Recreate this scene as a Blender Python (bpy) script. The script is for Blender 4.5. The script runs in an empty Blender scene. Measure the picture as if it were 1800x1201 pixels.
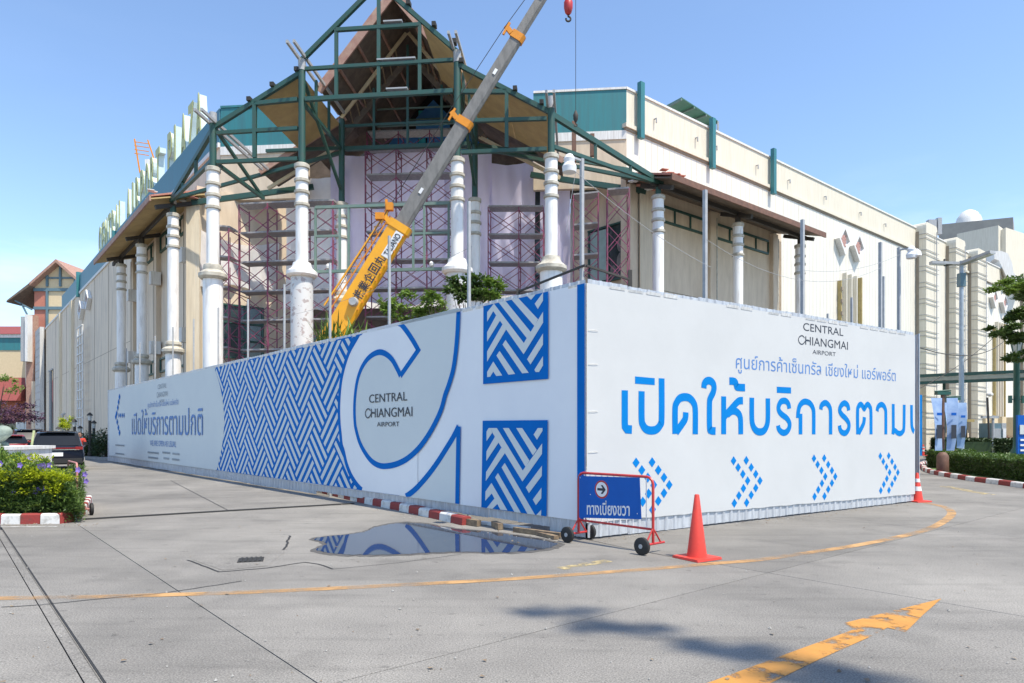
import bpy, math, random
from mathutils import Vector, Matrix
R = math.radians
random.seed(7)
sc = bpy.context.scene
col = sc.collection

# ------------------------------------------------------------------ camera, world, sun, exposure
cam = bpy.data.cameras.new("camera"); camo = bpy.data.objects.new("camera", cam); col.objects.link(camo)
camo.location = (0, 0, 1.6); camo.rotation_euler = (R(90), 0, 0)
cam.lens = 24; cam.sensor_width = 36; cam.shift_y = (759 - 600.5) / 1800
cam.clip_start = .1; cam.clip_end = 3000
sc.camera = camo
sc.cycles.max_bounces = 16; sc.cycles.diffuse_bounces = 8; sc.cycles.transparent_max_bounces = 16
SUN_EL = R(63); SV = Vector((.75, -.66, 0)).normalized()
world = bpy.data.worlds.new("World"); sc.world = world; world.use_nodes = True
wn = world.node_tree; bg = wn.nodes["Background"]
sky = wn.nodes.new("ShaderNodeTexSky"); sky.sky_type = 'NISHITA'; sky.sun_disc = False
sky.sun_elevation = SUN_EL; sky.sun_rotation = math.atan2(SV.x, SV.y)
sky.air_density = 1.0; sky.dust_density = .3; sky.ozone_density = 2.9
tc = wn.nodes.new("ShaderNodeTexCoord"); mpw = wn.nodes.new("ShaderNodeMapping"); mpw.inputs["Scale"].default_value = (1, 1, 4.5); wn.links.new(tc.outputs["Generated"], mpw.inputs[0])
cn = wn.nodes.new("ShaderNodeTexNoise"); cn.inputs["Scale"].default_value = 2.6; cn.inputs["Detail"].default_value = 9; cn.inputs["Roughness"].default_value = .58; wn.links.new(mpw.outputs[0], cn.inputs["Vector"])
cr = wn.nodes.new("ShaderNodeMapRange"); cr.inputs[1].default_value = .53; cr.inputs[2].default_value = .8; cr.inputs[4].default_value = .5; wn.links.new(cn.outputs[0], cr.inputs[0])
sx = wn.nodes.new("ShaderNodeSeparateXYZ"); wn.links.new(tc.outputs["Generated"], sx.inputs[0])
fr_ = wn.nodes.new("ShaderNodeMapRange"); fr_.inputs[1].default_value = .06; fr_.inputs[2].default_value = .34; fr_.inputs[3].default_value = 1; fr_.inputs[4].default_value = .03; wn.links.new(sx.outputs[2], fr_.inputs[0])
ml = wn.nodes.new("ShaderNodeMath"); ml.operation = 'MULTIPLY'; wn.links.new(cr.outputs[0], ml.inputs[0]); wn.links.new(fr_.outputs[0], ml.inputs[1])
cm = wn.nodes.new("ShaderNodeMix"); cm.data_type = 'RGBA'; cm.inputs[7].default_value = (6.2, 6.4, 6.7, 1); wn.links.new(ml.outputs[0], cm.inputs[0]); wn.links.new(sky.outputs[0], cm.inputs[6]); wn.links.new(cm.outputs[2], bg.inputs[0]); bg.inputs[1].default_value = .15
sl = bpy.data.lights.new("sun", 'SUN'); sl.energy = 3.6; sl.angle = R(.6); sl.color = (1, .92, .78)
so = bpy.data.objects.new("sun", sl); col.objects.link(so)
sd = Vector((SV.x * math.cos(SUN_EL), SV.y * math.cos(SUN_EL), math.sin(SUN_EL)))
so.rotation_euler = sd.to_track_quat('Z', 'Y').to_euler()
sc.view_settings.view_transform = 'Standard'; sc.view_settings.look = 'None'
sc.view_settings.gamma = 1; sc.view_settings.use_curve_mapping = False
sc.view_settings.exposure = .84

# ------------------------------------------------------------------ materials
def C(r, g, b):
    f = lambda c: (c / 255 / 12.92) if c / 255 < .04045 else ((c / 255 + .055) / 1.055) ** 2.4
    return (f(r), f(g), f(b), 1)
MATS = {}
def mat(name, c1, c2=None, rough=.6, scale=3, bump=0, bscale=30, metal=0, stretch=(1, 1, 1), spec=.5, lo=.35, hi=.65, speck=None, rnd=0, thin=0, detail=6):
    m = bpy.data.materials.new(name); m.use_nodes = True; nt = m.node_tree; N = nt.nodes; L = nt.links
    b = N["Principled BSDF"]; b.inputs["Roughness"].default_value = rough; b.inputs["Metallic"].default_value = metal
    b.inputs["Specular IOR Level"].default_value = spec
    geo = N.new("ShaderNodeNewGeometry"); mp = N.new("ShaderNodeMapping"); mp.inputs["Scale"].default_value = stretch
    L.new(geo.outputs["Position"], mp.inputs[0])
    out = None
    if c2 is None: c2 = tuple(min(1, x * .86) for x in c1[:3]) + (1,)
    nz = N.new("ShaderNodeTexNoise"); nz.inputs["Scale"].default_value = scale; nz.inputs["Detail"].default_value = detail; nz.inputs["Roughness"].default_value = .62
    L.new(mp.outputs[0], nz.inputs["Vector"])
    mr = N.new("ShaderNodeMapRange"); mr.inputs[1].default_value = lo; mr.inputs[2].default_value = hi
    L.new(nz.outputs[0], mr.inputs[0])
    mx = N.new("ShaderNodeMix"); mx.data_type = 'RGBA'; mx.inputs[6].default_value = c1; mx.inputs[7].default_value = c2
    L.new(mr.outputs[0], mx.inputs[0]); out = mx.outputs[2]
    if speck:
        ns = N.new("ShaderNodeTexNoise"); ns.inputs["Scale"].default_value = speck[0]; ns.inputs["Detail"].default_value = 2
        L.new(geo.outputs["Position"], ns.inputs["Vector"])
        m3 = N.new("ShaderNodeMapRange"); m3.inputs[1].default_value = .3; m3.inputs[2].default_value = .7; m3.inputs[3].default_value = 1 - speck[1]; m3.inputs[4].default_value = 1 + speck[1]
        L.new(ns.outputs[0], m3.inputs[0])
        v = N.new("ShaderNodeVectorMath"); v.operation = 'SCALE'; L.new(out, v.inputs[0]); L.new(m3.outputs[0], v.inputs[3]); out = v.outputs[0]
    if rnd:
        oi = N.new("ShaderNodeObjectInfo"); m4 = N.new("ShaderNodeMapRange"); m4.inputs[3].default_value = 1 - rnd; m4.inputs[4].default_value = 1 + rnd
        L.new(oi.outputs["Random"], m4.inputs[0])
        v = N.new("ShaderNodeVectorMath"); v.operation = 'SCALE'; L.new(out, v.inputs[0]); L.new(m4.outputs[0], v.inputs[3]); out = v.outputs[0]
    L.new(out, b.inputs["Base Color"])
    if bump:
        nb = N.new("ShaderNodeTexNoise"); nb.inputs["Scale"].default_value = bscale; nb.inputs["Detail"].default_value = 5
        L.new(mp.outputs[0], nb.inputs["Vector"])
        bp = N.new("ShaderNodeBump"); bp.inputs["Strength"].default_value = bump; bp.inputs["Distance"].default_value = .02
        L.new(nb.outputs[0], bp.inputs["Height"]); L.new(bp.outputs[0], b.inputs["Normal"])
    if thin: b.inputs["Transmission Weight"].default_value = thin
    MATS[name] = m
    return m
V = (6, 6, .35)     # streaks running down
m_slab = mat("slab concrete", (.212, .200, .180, 1), (.145, .137, .124, 1), .9, .5, .15, 120, speck=(80, .42), rnd=.09)
def stained(m):
    nt = m.node_tree; N = nt.nodes; L = nt.links; b = N["Principled BSDF"]; src = b.inputs["Base Color"].links[0].from_socket
    geo = N.new("ShaderNodeNewGeometry")
    for sca, st, lo, hi, k in ((1.7, (.3, 2.6, 1), .52, .70, .82), (7, (1, 1, 1), .64, .72, .70), (.22, (1, 1, 1), .42, .6, 1.18), (95, (1, 1, 1), .62, .70, 1.55), (1.1, (1, 1, 1), .6, .66, .88)):
        mp = N.new("ShaderNodeMapping"); mp.inputs["Scale"].default_value = st; mp.inputs["Rotation"].default_value = (0, 0, .6)
        L.new(geo.outputs["Position"], mp.inputs[0])
        nz = N.new("ShaderNodeTexNoise"); nz.inputs["Scale"].default_value = sca; nz.inputs["Detail"].default_value = 8; L.new(mp.outputs[0], nz.inputs["Vector"])
        mr = N.new("ShaderNodeMapRange"); mr.inputs[1].default_value = lo; mr.inputs[2].default_value = hi; mr.inputs[4].default_value = k; mr.inputs[3].default_value = 1
        L.new(nz.outputs[0], mr.inputs[0])
        v = N.new("ShaderNodeVectorMath"); v.operation = 'SCALE'; L.new(src, v.inputs[0]); L.new(mr.outputs[0], v.inputs[3]); src = v.outputs[0]
    L.new(src, b.inputs["Base Color"])
stained(m_slab)
m_under = mat("joint grime", (.10, .095, .085, 1), rough=.95)
m_ground = mat("far ground", (.22, .21, .2, 1), (.17, .17, .16, 1), .9, .3)
m_tar = mat("tar", (.03, .03, .03, 1), rough=.8)
m_concrete = mat("concrete", (.36, .35, .33, 1), (.25, .24, .22, 1), .85, 4, .3)
m_wall_white = mat("white cladding", (.74, .705, .62, 1), (.62, .575, .49, 1), .5, 1.6, 0, stretch=V, lo=.45, hi=.85)
m_wall_cream = mat("cream parapet", (.72, .67, .56, 1), (.62, .57, .46, 1), .75, 2, .1, 8, stretch=V)
m_wall_beige = mat("beige render", (.70, .58, .44, 1), (.58, .47, .35, 1), .85, 1.4, .15, 12, stretch=(2, 2, .4))
m_wall_left = mat("weathered pale render", (.76, .64, .50, 1), (.50, .43, .35, 1), .85, .9, .15, 12, stretch=(2, 2, .3), lo=.45, hi=.8)
m_teal = mat("teal sheet", (.03, .20, .22, 1), (.04, .16, .18, 1), .5, 1, stretch=V)
m_teal2 = mat("teal blue sheet", (.045, .19, .25, 1), (.05, .16, .21, 1), .5, 1, stretch=V)
m_trim = mat("white trim", (.78, .78, .76, 1), (.6, .58, .55, 1), .6, 3, stretch=V)
m_ledge = mat("brown ledge", (.30, .25, .19, 1), rough=.8)
m_column = mat("white column paint", (.84, .83, .81, 1), (.52, .49, .45, 1), .5, 1.6, stretch=(4, 4, .6), lo=.5, hi=.8)
m_ring = mat("cream ring", (.55, .52, .44, 1), (.32, .29, .24, 1), .7, 4, lo=.4, hi=.7)
m_green = mat("green steel", (.022, .082, .066, 1), (.04, .075, .06, 1), .5, 5, lo=.45, hi=.7)
m_greenl = mat("faded green steel", (.13, .22, .18, 1), (.18, .24, .21, 1), .5, 5)
m_dark = mat("dark recess", (.03, .03, .03, 1), rough=.8)
m_bracket = mat("dark brown steel", (.05, .045, .04, 1), rough=.7)
m_barge = mat("faded red barge board", (.33, .17, .13, 1), (.42, .27, .2, 1), .7, 4)
m_fascia = mat("brown fascia", (.20, .10, .065, 1), (.13, .07, .05, 1), .7, 5)
m_soffit = mat("tan soffit", (.52, .38, .17, 1), (.42, .30, .14, 1), .8, 2)
m_soffd = mat("brown soffit", (.17, .13, .10, 1), (.11, .085, .065, 1), .85, 3)
m_grey = mat("galvanised steel", (.40, .41, .42, 1), (.32, .33, .34, 1), .5, 8)
m_zinc = mat("zinc sheet", (.55, .58, .62, 1), (.40, .42, .45, 1), .45, 5, metal=.2, stretch=(3, 3, .6))
m_pink = mat("magenta scaffold paint", (.34, .06, .15, 1), (.16, .07, .09, 1), .6, 9)
m_plank = mat("steel plank", (.42, .41, .42, 1), (.28, .27, .27, 1), .6, 9)
m_tarp = mat("lavender tarpaulin", (.86, .81, .99, 1), (.80, .75, .95, 1), .6, 1.2, .5, 4, stretch=(2, 2, .6))
m_tarpw = mat("white tarpaulin", (.92, .92, .93, 1), (.80, .80, .82, 1), .6, 1.5, .35, 4)
m_glass = mat("dark window glass", (.02, .035, .035, 1), (.05, .07, .07, 1), .12, 1.2, spec=.8)
m_blueglass = mat("blue glass", (.08, .26, .55, 1), (.10, .32, .62, 1), .2, 2, spec=.7)
m_turq = mat("turquoise pillar", (.05, .50, .52, 1), rough=.6)
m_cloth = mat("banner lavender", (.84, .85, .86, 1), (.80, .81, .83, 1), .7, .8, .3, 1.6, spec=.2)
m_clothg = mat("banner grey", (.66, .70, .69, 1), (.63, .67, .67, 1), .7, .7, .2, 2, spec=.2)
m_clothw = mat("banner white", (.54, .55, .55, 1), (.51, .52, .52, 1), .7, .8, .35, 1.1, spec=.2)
m_blue = mat("banner blue print", (.0, .15, .52, 1), (.0, .135, .47, 1), .75, 2, spec=.12)
m_sky = mat("banner bright blue print", (.0, .19, .55, 1), (.0, .175, .51, 1), .75, 2, spec=.12)
m_ink = mat("dark print", (.03, .035, .05, 1), rough=.6)
m_inkb = mat("pale blue print", (.09, .22, .52, 1), rough=.6)
m_inkg = mat("grey print", (.30, .34, .38, 1), rough=.6)
m_signb = mat("sign blue", (.0, .10, .44, 1), (.0, .09, .40, 1), .5, 3, spec=.3)
m_white = mat("white paint", (.8, .8, .8, 1), rough=.5)
m_red = mat("red enamel", (.50, .035, .03, 1), (.40, .03, .03, 1), .4, 6)
m_redf = mat("faded pink enamel", (.50, .22, .19, 1), (.42, .17, .15, 1), .6, 6)
m_cone = mat("orange cone plastic", (.62, .045, .028, 1), (.38, .05, .035, 1), .55, 5, .15, 20, lo=.5, hi=.75)
m_tyre = mat("black rubber", (.02, .02, .02, 1), rough=.7)
m_yel = mat("crane yellow", (.86, .40, .01, 1), (.78, .35, .012, 1), .35, 3)
m_boom = mat("boom grey", (.21, .20, .185, 1), (.13, .125, .115, 1), .5, 2.5, lo=.4, hi=.7, stretch=(3, 3, 1))
m_orange = mat("orange steel", (.75, .27, .01, 1), rough=.5)
m_kred = mat("kerb red paint", (.27, .035, .03, 1), (.17, .05, .04, 1), .75, 9, .3, 40, lo=.5, hi=.75)
m_kwhite = mat("kerb white paint", (.66, .65, .62, 1), (.36, .34, .31, 1), .75, 9, .3, 40, lo=.5, hi=.75)
m_leaf = mat("leaf green", (.11, .18, .04, 1), (.055, .10, .02, 1), .5, 3, rnd=0)
m_leafl = mat("light leaf", (.20, .30, .05, 1), (.12, .20, .03, 1), .5, 4)
m_leafy = mat("yellow leaf", (.50, .55, .03, 1), (.34, .42, .02, 1), .5, 6)
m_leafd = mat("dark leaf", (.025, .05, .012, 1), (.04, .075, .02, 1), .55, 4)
m_purple = mat("violet petal", (.28, .18, .62, 1), rough=.6)
m_boug = mat("bougainvillea", (.10, .03, .09, 1), (.05, .03, .05, 1), .6, 5)
m_bark = mat("bark", (.11, .08, .055, 1), (.07, .05, .035, 1), .9, 12)
m_lattice = mat("pinkish lattice", (.50, .30, .27, 1), rough=.7)
m_soil = mat("soil", (.06, .045, .03, 1), rough=.95)
m_carb = mat("black car paint", (.008, .011, .022, 1), rough=.12, spec=.4)
m_carr = mat("red car paint", (.25, .02, .02, 1), rough=.2, spec=.8)
m_carg = mat("car glass", (.012, .015, .02, 1), rough=.06, spec=.3)
m_lampr = mat("tail lamp", (.25, .01, .012, 1), rough=.2)
m_chrome = mat("chrome", (.7, .7, .7, 1), rough=.15, metal=1)
m_stone = mat("pale green stone", (.30, .36, .31, 1), (.2, .25, .21, 1), .8, 7)
m_salmon = mat("salmon brick", (.50, .19, .13, 1), (.44, .17, .12, 1), .8, 3)
m_yelcream = mat("yellow cream render", (.66, .53, .34, 1), (.6, .48, .3, 1), .8, 3)
m_cream2 = mat("pale cream render", (.74, .64, .48, 1), (.62, .53, .39, 1), .8, 2, stretch=V)
m_redroof = mat("red roof sheet", (.26, .06, .05, 1), (.20, .05, .045, 1), .7, 3)
m_bluegrey = mat("blue grey frame", (.12, .2, .24, 1), rough=.6)
m_signface = mat("letter face", (.16, .26, .31, 1), rough=.5)
m_signside = mat("letter side", (.55, .68, .68, 1), rough=.5)
m_signrim = mat("letter rim", (.55, .56, .22, 1), rough=.5)
m_lampg = mat("lamp post green", (.015, .09, .07, 1), rough=.45)
m_lens = mat("lamp lens", (.6, .62, .6, 1), rough=.3)
m_polyc = mat("translucent roof sheet", (.14, .30, .22, 1), rough=.4)
m_skin = mat("skin", (.35, .2, .13, 1), rough=.6)
m_shirt = mat("red shirt", (.55, .05, .03, 1), rough=.8)
m_trous = mat("dark trousers", (.04, .04, .06, 1), rough=.9)
m_hair = mat("hair", (.015, .012, .01, 1), rough=.6)
m_wood = mat("old timber", (.28, .21, .13, 1), (.14, .1, .07, 1), .85, 9)
m_tile = mat("clay tile", (.42, .14, .10, 1), (.5, .26, .2, 1), .8, 8)
m_greyw = mat("grey concrete block wall", (.34, .325, .29, 1), (.29, .275, .25, 1), .85, .8)
m_ochre = mat("ochre board", (.45, .36, .16, 1), (.36, .28, .12, 1), .8, 5)

def paintmat(name, c, lo, hi, scale):
    m = mat(name, c, rough=.7, scale=7); nt = m.node_tree; N = nt.nodes; L = nt.links
    geo = N.new("ShaderNodeNewGeometry"); nz = N.new("ShaderNodeTexNoise"); nz.inputs["Scale"].default_value = scale; nz.inputs["Detail"].default_value = 9; nz.inputs["Roughness"].default_value = .65
    L.new(geo.outputs["Position"], nz.inputs["Vector"]); mr = N.new("ShaderNodeMapRange"); mr.inputs[1].default_value = lo; mr.inputs[2].default_value = hi
    L.new(nz.outputs[0], mr.inputs[0]); L.new(mr.outputs[0], N["Principled BSDF"].inputs["Alpha"]); return m
m_mark = paintmat("worn yellow road paint", (.52, .24, .045, 1), .40, .50, 3.4)
m_line = paintmat("faint yellow road paint", (.52, .30, .12, 1), .36, .62, 1.3)
m_pale = paintmat("rubbed pale yellow paint", (.50, .40, .20, 1), .44, .6, 6)
m_wline = paintmat("worn white road paint", (.6, .6, .58, 1), .3, .6, 5)
m_water = mat("puddle water", (.035, .04, .06, 1), rough=.03, spec=1); m_water.node_tree.nodes["Principled BSDF"].inputs["IOR"].default_value = 1.42
m_damp = paintmat("damp concrete", (.10, .095, .088, 1), .25, .5, 9)

# ------------------------------------------------------------------ mesh helpers
class MB:
    def __init__(s): s.v = []; s.f = []; s.m = []; s.mi = 0
    def add(s, vs, fs):
        n = len(s.v); s.v += [tuple(x) for x in vs]; s.f += [tuple(i + n for i in f) for f in fs]; s.m += [s.mi] * len(fs); return s
    def hexa(s, b, t):      # four bottom, four top points, counter-clockwise
        return s.add(b + t, [(3, 2, 1, 0), (4, 5, 6, 7), (0, 1, 5, 4), (1, 2, 6, 5), (2, 3, 7, 6), (3, 0, 4, 7)])
    def box(s, c, d, rz=0):
        cx, cy, cz = c; x, y, z = d[0] / 2, d[1] / 2, d[2] / 2; k, q = math.cos(rz), math.sin(rz)
        P = [(cx + k * a - q * b, cy + q * a + k * b) for a, b in ((-x, -y), (x, -y), (x, y), (-x, y))]
        return s.hexa([(a, b, cz - z) for a, b in P], [(a, b, cz + z) for a, b in P])
    def wall(s, p, q, z0, z1, th=.2, off=0, z0b=None, z1b=None):   # p,q world xy, seen from the right-hand side of p->q; body goes back
        p = Vector(p[:2]); q = Vector(q[:2]); d = (q - p).normalized(); n = Vector((d.y, -d.x))
        a, b = p + n * off, q + n * off; c, e = b - n * th, a - n * th
        z0b = z0 if z0b is None else z0b; z1b = z1 if z1b is None else z1b
        return s.hexa([(a.x, a.y, z0), (b.x, b.y, z0b), (c.x, c.y, z0b), (e.x, e.y, z0)], [(a.x, a.y, z1), (b.x, b.y, z1b), (c.x, c.y, z1b), (e.x, e.y, z1)])
    def bar(s, a, b, w, h=None, up=(0, 0, 1)):
        h = h or w; a = Vector(a); b = Vector(b); d = (b - a).normalized(); up = Vector(up)
        if abs(d.dot(up)) > .98: up = Vector((1, 0, 0)) if abs(d.x) < .9 else Vector((0, 1, 0))
        x = d.cross(up).normalized() * w / 2; y = x.cross(d).normalized() * h / 2
        return s.hexa([a - x - y, b - x - y, b + x - y, a + x - y], [a - x + y, b - x + y, b + x + y, a + x + y])
    def tube(s, pts, r, n=8, cap=True):
        pts = [Vector(p) for p in pts]; rs = r if isinstance(r, (list, tuple)) else [r] * len(pts); vs = []; fs = []
        u = None
        for i, p in enumerate(pts):
            d = (pts[min(i + 1, len(pts) - 1)] - pts[max(i - 1, 0)]).normalized()
            if u is None: u = d.orthogonal().normalized()
            u = (u - d * u.dot(d)).normalized(); w = d.cross(u)
            for k in range(n):
                a = 2 * math.pi * k / n; vs.append(p + (u * math.cos(a) + w * math.sin(a)) * rs[i])
        for i in range(len(pts) - 1):
            for k in range(n):
                a, b = i * n + k, i * n + (k + 1) % n; fs.append((a, b, b + n, a + n))
        if cap: fs.append(tuple(range(n - 1, -1, -1))); fs.append(tuple(range((len(pts) - 1) * n, len(pts) * n)))
        return s.add(vs, fs)
    def lathe(s, c, prof, n=20, axis=None):
        cx, cy, cz = c; vs = []; fs = []
        for r, z in prof:
            for k in range(n):
                a = 2 * math.pi * k / n; vs.append((cx + r * math.cos(a), cy + r * math.sin(a), cz + z))
        for i in range(len(prof) - 1):
            for k in range(n):
                a, b = i * n + k, i * n + (k + 1) % n; fs.append((a, b, b + n, a + n))
        fs.append(tuple(range(n - 1, -1, -1))); fs.append(tuple(range((len(prof) - 1) * n, len(prof) * n)))
        return s.add(vs, fs)
    def poly(s, pts): return s.add(pts, [tuple(range(len(pts)))])
    def prism(s, pts, ext):
        e = Vector(ext); n = len(pts); P = [Vector(p) for p in pts]; Q = [p + e for p in P]
        return s.add(P + Q, [tuple(range(n - 1, -1, -1)), tuple(range(n, 2 * n))] + [(i, (i + 1) % n, (i + 1) % n + n, i + n) for i in range(n)])
def props(o, label=None, cat=None, group=None, kind=None):
    for k, v in (("label", label), ("category", cat), ("group", group), ("kind", kind)):
        if v: o[k] = v
    return o
def thing(name, label, cat, loc=(0, 0, 0), group=None, rz=0):
    o = bpy.data.objects.new(name, None); o.empty_display_size = .2; col.objects.link(o); o.location = loc; o.rotation_euler = (0, 0, rz)
    return props(o, label, cat, group)
def base(o):
    v = Vector((0, 0, 0))
    while o is not None: v += o.location; o = o.parent
    return v
def mesh_of(name, mb, mats, smooth=False, org=None):
    me = bpy.data.meshes.new(name)
    vs = mb.v if org is None else [(x - org.x, y - org.y, z - org.z) for x, y, z in mb.v]
    me.from_pydata(vs, [], mb.f)
    for m in (mats if isinstance(mats, (list, tuple)) else [mats]): me.materials.append(m)
    if any(mb.m): me.polygons.foreach_set("material_index", mb.m)
    if smooth:
        me.polygons.foreach_set("use_smooth", [True] * len(me.polygons))
        try: me.set_sharp_from_angle(angle=R(35))
        except Exception: pass
    me.update(); return me
def part(name, mb, mats, parent=None, smooth=False, label=None, world=True, kind=None, loc=None):
    """mesh given in world coordinates (or, with world=False, in its parent's)"""
    org = base(parent) if (parent is not None and world) else None
    me = mb if isinstance(mb, bpy.types.Mesh) else mesh_of(name, mb, mats, smooth, org)
    o = bpy.data.objects.new(name, me); col.objects.link(o)
    if parent is not None: o.parent = parent
    if loc is not None: o.location = loc
    return props(o, label, kind=kind)
def solo(name, mb, mats, label, cat, group=None, smooth=False, kind=None):
    me = mesh_of(name, mb, mats, smooth)
    # put the origin at the base of the mesh
    xs = [v.co.x for v in me.vertices]; ys = [v.co.y for v in me.vertices]; zs = [v.co.z for v in me.vertices]
    c = Vector(((min(xs) + max(xs)) / 2, (min(ys) + max(ys)) / 2, min(zs)))
    me.transform(Matrix.Translation(-c)); o = bpy.data.objects.new(name, me); col.objects.link(o); o.location = c
    return props(o, label, cat, group, kind)
def dup(root, loc, rz, label):
    def cp(o, p):
        c = o.copy(); col.objects.link(c); c.parent = p
        for ch in list(o.children): cp(ch, c)
        return c
    r = cp(root, None); r.location = loc; r.rotation_euler = (0, 0, rz); r["label"] = label
    return r
def struct(name, mb, mats, smooth=False): return props(part(name, mb, mats, smooth=smooth), kind="structure")

F = 1200.0; HZ = 759.0; CAMH = 1.6
def gnd(u, v, z=0): Y = (CAMH - z) * F / (v - HZ); return Vector(((u - 900) / F * Y, Y, z))      # point of the ground seen at a photo position
def at(u, v, Y): return Vector(((u - 900) / F * Y, Y, CAMH + (HZ - v) / F * Y))
O2 = Vector((-4.95, 25.35)); EX = Vector((.9955, -.095)); EY = Vector((.095, .9955))
def W(a, b, z=0): p = O2 + EX * a + EY * b; return Vector((p.x, p.y, z))                    # entrance frame: a sideways, b into the building
def catmull(P, n=6, closed=False):
    out = []; N = len(P)
    for i in range(N if closed else N - 1):
        p1, p2 = P[i], P[(i + 1) % N]; p0 = P[i - 1] if (i or closed) else p1; p3 = P[(i + 2) % N] if (closed or i + 2 < N) else p2
        for k in range(n):
            t = k / n; out.append(tuple(.5 * (2 * p1[j] + (p2[j] - p0[j]) * t + (2 * p0[j] - 5 * p1[j] + 4 * p2[j] - p3[j]) * t * t + (3 * p1[j] - p0[j] - 3 * p2[j] + p3[j]) * t ** 3) for j in range(len(p1))))
    if not closed: out.append(tuple(P[-1]))
    return out
def stroke(P, w):
    """flat ribbon along 2-D points -> list of quads"""
    L = []; Rr = []
    for i, p in enumerate(P):
        p = Vector(p); a = (p - Vector(P[i - 1])).normalized() if i else None; b = (Vector(P[i + 1]) - p).normalized() if i < len(P) - 1 else None
        a = a or b; b = b or a; d = (a + b); d = d.normalized() if d.length > 1e-6 else a
        n = Vector((-d.y, d.x)); k = max(.5, n.dot(Vector((-a.y, a.x)))); L.append(p + n * w / 2 / k); Rr.append(p - n * w / 2 / k)
    return [(L[i], L[i + 1], Rr[i + 1], Rr[i]) for i in range(len(P) - 1)]
def text2d(s, bold=0, extrude=0):
    cu = bpy.data.curves.new("text", 'FONT'); cu.body = s; cu.offset = bold; cu.extrude = extrude; cu.resolution_u = 4
    ob = bpy.data.objects.new("text", cu); col.objects.link(ob); bpy.context.view_layer.update()
    me = bpy.data.meshes.new_from_object(ob.evaluated_get(bpy.context.evaluated_depsgraph_get()))
    V_ = [v.co.copy() for v in me.vertices]; Fc = [tuple(p.vertices) for p in me.polygons]; Nr = [p.normal.copy() for p in me.polygons]
    bpy.data.objects.remove(ob); bpy.data.curves.remove(cu); bpy.data.meshes.remove(me)
    x0 = min(v.x for v in V_); x1 = max(v.x for v in V_); y0 = min(v.y for v in V_); y1 = max(v.y for v in V_)
    return [((v.x - x0) / (x1 - x0), (v.y - y0) / (y1 - y0), v.z) for v in V_], Fc, Nr
class Plane:
    """a vertical face: t metres along it from its corner, z up; offsets go outward"""
    def __init__(s, p, d): s.p = Vector(p); s.d = Vector(d).normalized(); n = Vector((s.d.y, -s.d.x)); s.n = n if n.dot(s.p) < 0 else -n
    def at(s, t, z, off=0): q = s.p + s.d * t + s.n * off; return Vector((q.x, q.y, z))
    def px(s, u, v):
        k = (u - 900) / F; t = (k * s.p.y - s.p.x) / (s.d.x - k * s.d.y); Y = s.p.y + s.d.y * t
        return (t, CAMH + (HZ - v) / F * Y)
    def text(s, mb, string, t0, t1, z0, z1, off, bold=0):
        vs, fs, _ = text2d(string, bold); mb.add([s.at(t0 + (t1 - t0) * x, z0 + (z1 - z0) * y, off) for x, y, _ in vs], fs)
    def flat(s, mb, pts, off): mb.poly([s.at(t, z, off) for t, z in pts])

def translucent(m, k):
    nt = m.node_tree; N = nt.nodes; L = nt.links; b = N["Principled BSDF"]; t = N.new("ShaderNodeBsdfTranslucent"); mx = N.new("ShaderNodeMixShader"); mx.inputs[0].default_value = k
    L.new(b.inputs["Base Color"].links[0].from_socket, t.inputs[0]); L.new(b.outputs[0], mx.inputs[1]); L.new(t.outputs[0], mx.inputs[2]); L.new(mx.outputs[0], N["Material Output"].inputs[0])
m_ceil = mat("translucent ceiling sheet", (.75, .76, .68, 1), rough=.5)
for m_, k_ in ((m_tarp, .6), (m_tarpw, .45), (m_polyc, .5), (m_ceil, .6), (m_leaf, .3), (m_leafl, .3), (m_leafy, .3)): translucent(m_, k_)
# ------------------------------------------------------------------ ground, slabs, markings
E1 = Vector((.765, .644)); E2 = Vector((.644, -.765))
def G(e1, e2, z=0): p = E1 * e1 + E2 * e2; return Vector((p.x, p.y, z))
g = MB(); g.poly([(-900, -300, -.05), (900, -300, -.05), (900, 1500, -.05), (-900, 1500, -.05)]); struct("ground", g, m_under)
gf = MB()
for (x0, y0, x1, y1) in ((-900, 62, 900, 1500),): gf.poly([(x0, y0, .004), (x1, y0, .004), (x1, y1, .004), (x0, y1, .004)])
struct("far_ground", gf, m_ground)
road = bpy.data.objects.new("road", None); col.objects.link(road); props(road, kind="structure")
e1s = [-61.4, -50.7, -40, -29.9, -24.55, -19.2, -13.85, -8.5, -3.5, .715]; e1b = [.82] + [1.85 + 5.35 * k for k in range(0, 11)]
spans = list(zip(e1s[:-1], e1s[1:])) + list(zip(e1b[:-1], e1b[1:])); e2s = [14, 5, -4.05, -14, -24, -34, -44, -54, -66]
for a, b in spans:
    for c, d in zip(e2s[:-1], e2s[1:]):
        s = MB(); g_ = .005; j = random.uniform(-.002, .002)
        P = [G(a + g_, c - g_), G(b - g_, c - g_), G(b - g_, d + g_), G(a + g_, d + g_)]; P = P[::-1]
        if (P[1] - P[0]).cross(P[2] - P[1]).z < 0: P = P[::-1]
        s.hexa([Vector((p.x, p.y, -.04)) for p in P], [Vector((p.x, p.y, 0)) for p in P]); part("slab", s, m_slab, road)
# trench drain cover between two steel rails
t = MB()
t.bar(G(.765, 13.9, -.010), G(.765, -13.9, -.010), .088, .012); tr = part("trench_cover", t, m_slab, road)
for k, w_, m_ in ((.816, .012, m_tar),):
    t = MB(); t.bar(G(k, 13.9, -.008), G(k, -13.9, -.008), w_, .016); part("trench_rail", t, m_, tr)
t = MB(); t.bar(G(.80, 13.9, -.004), G(.80, -13.9, -.004), .005, .004); part("trench_seal", t, m_under, tr)
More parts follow.
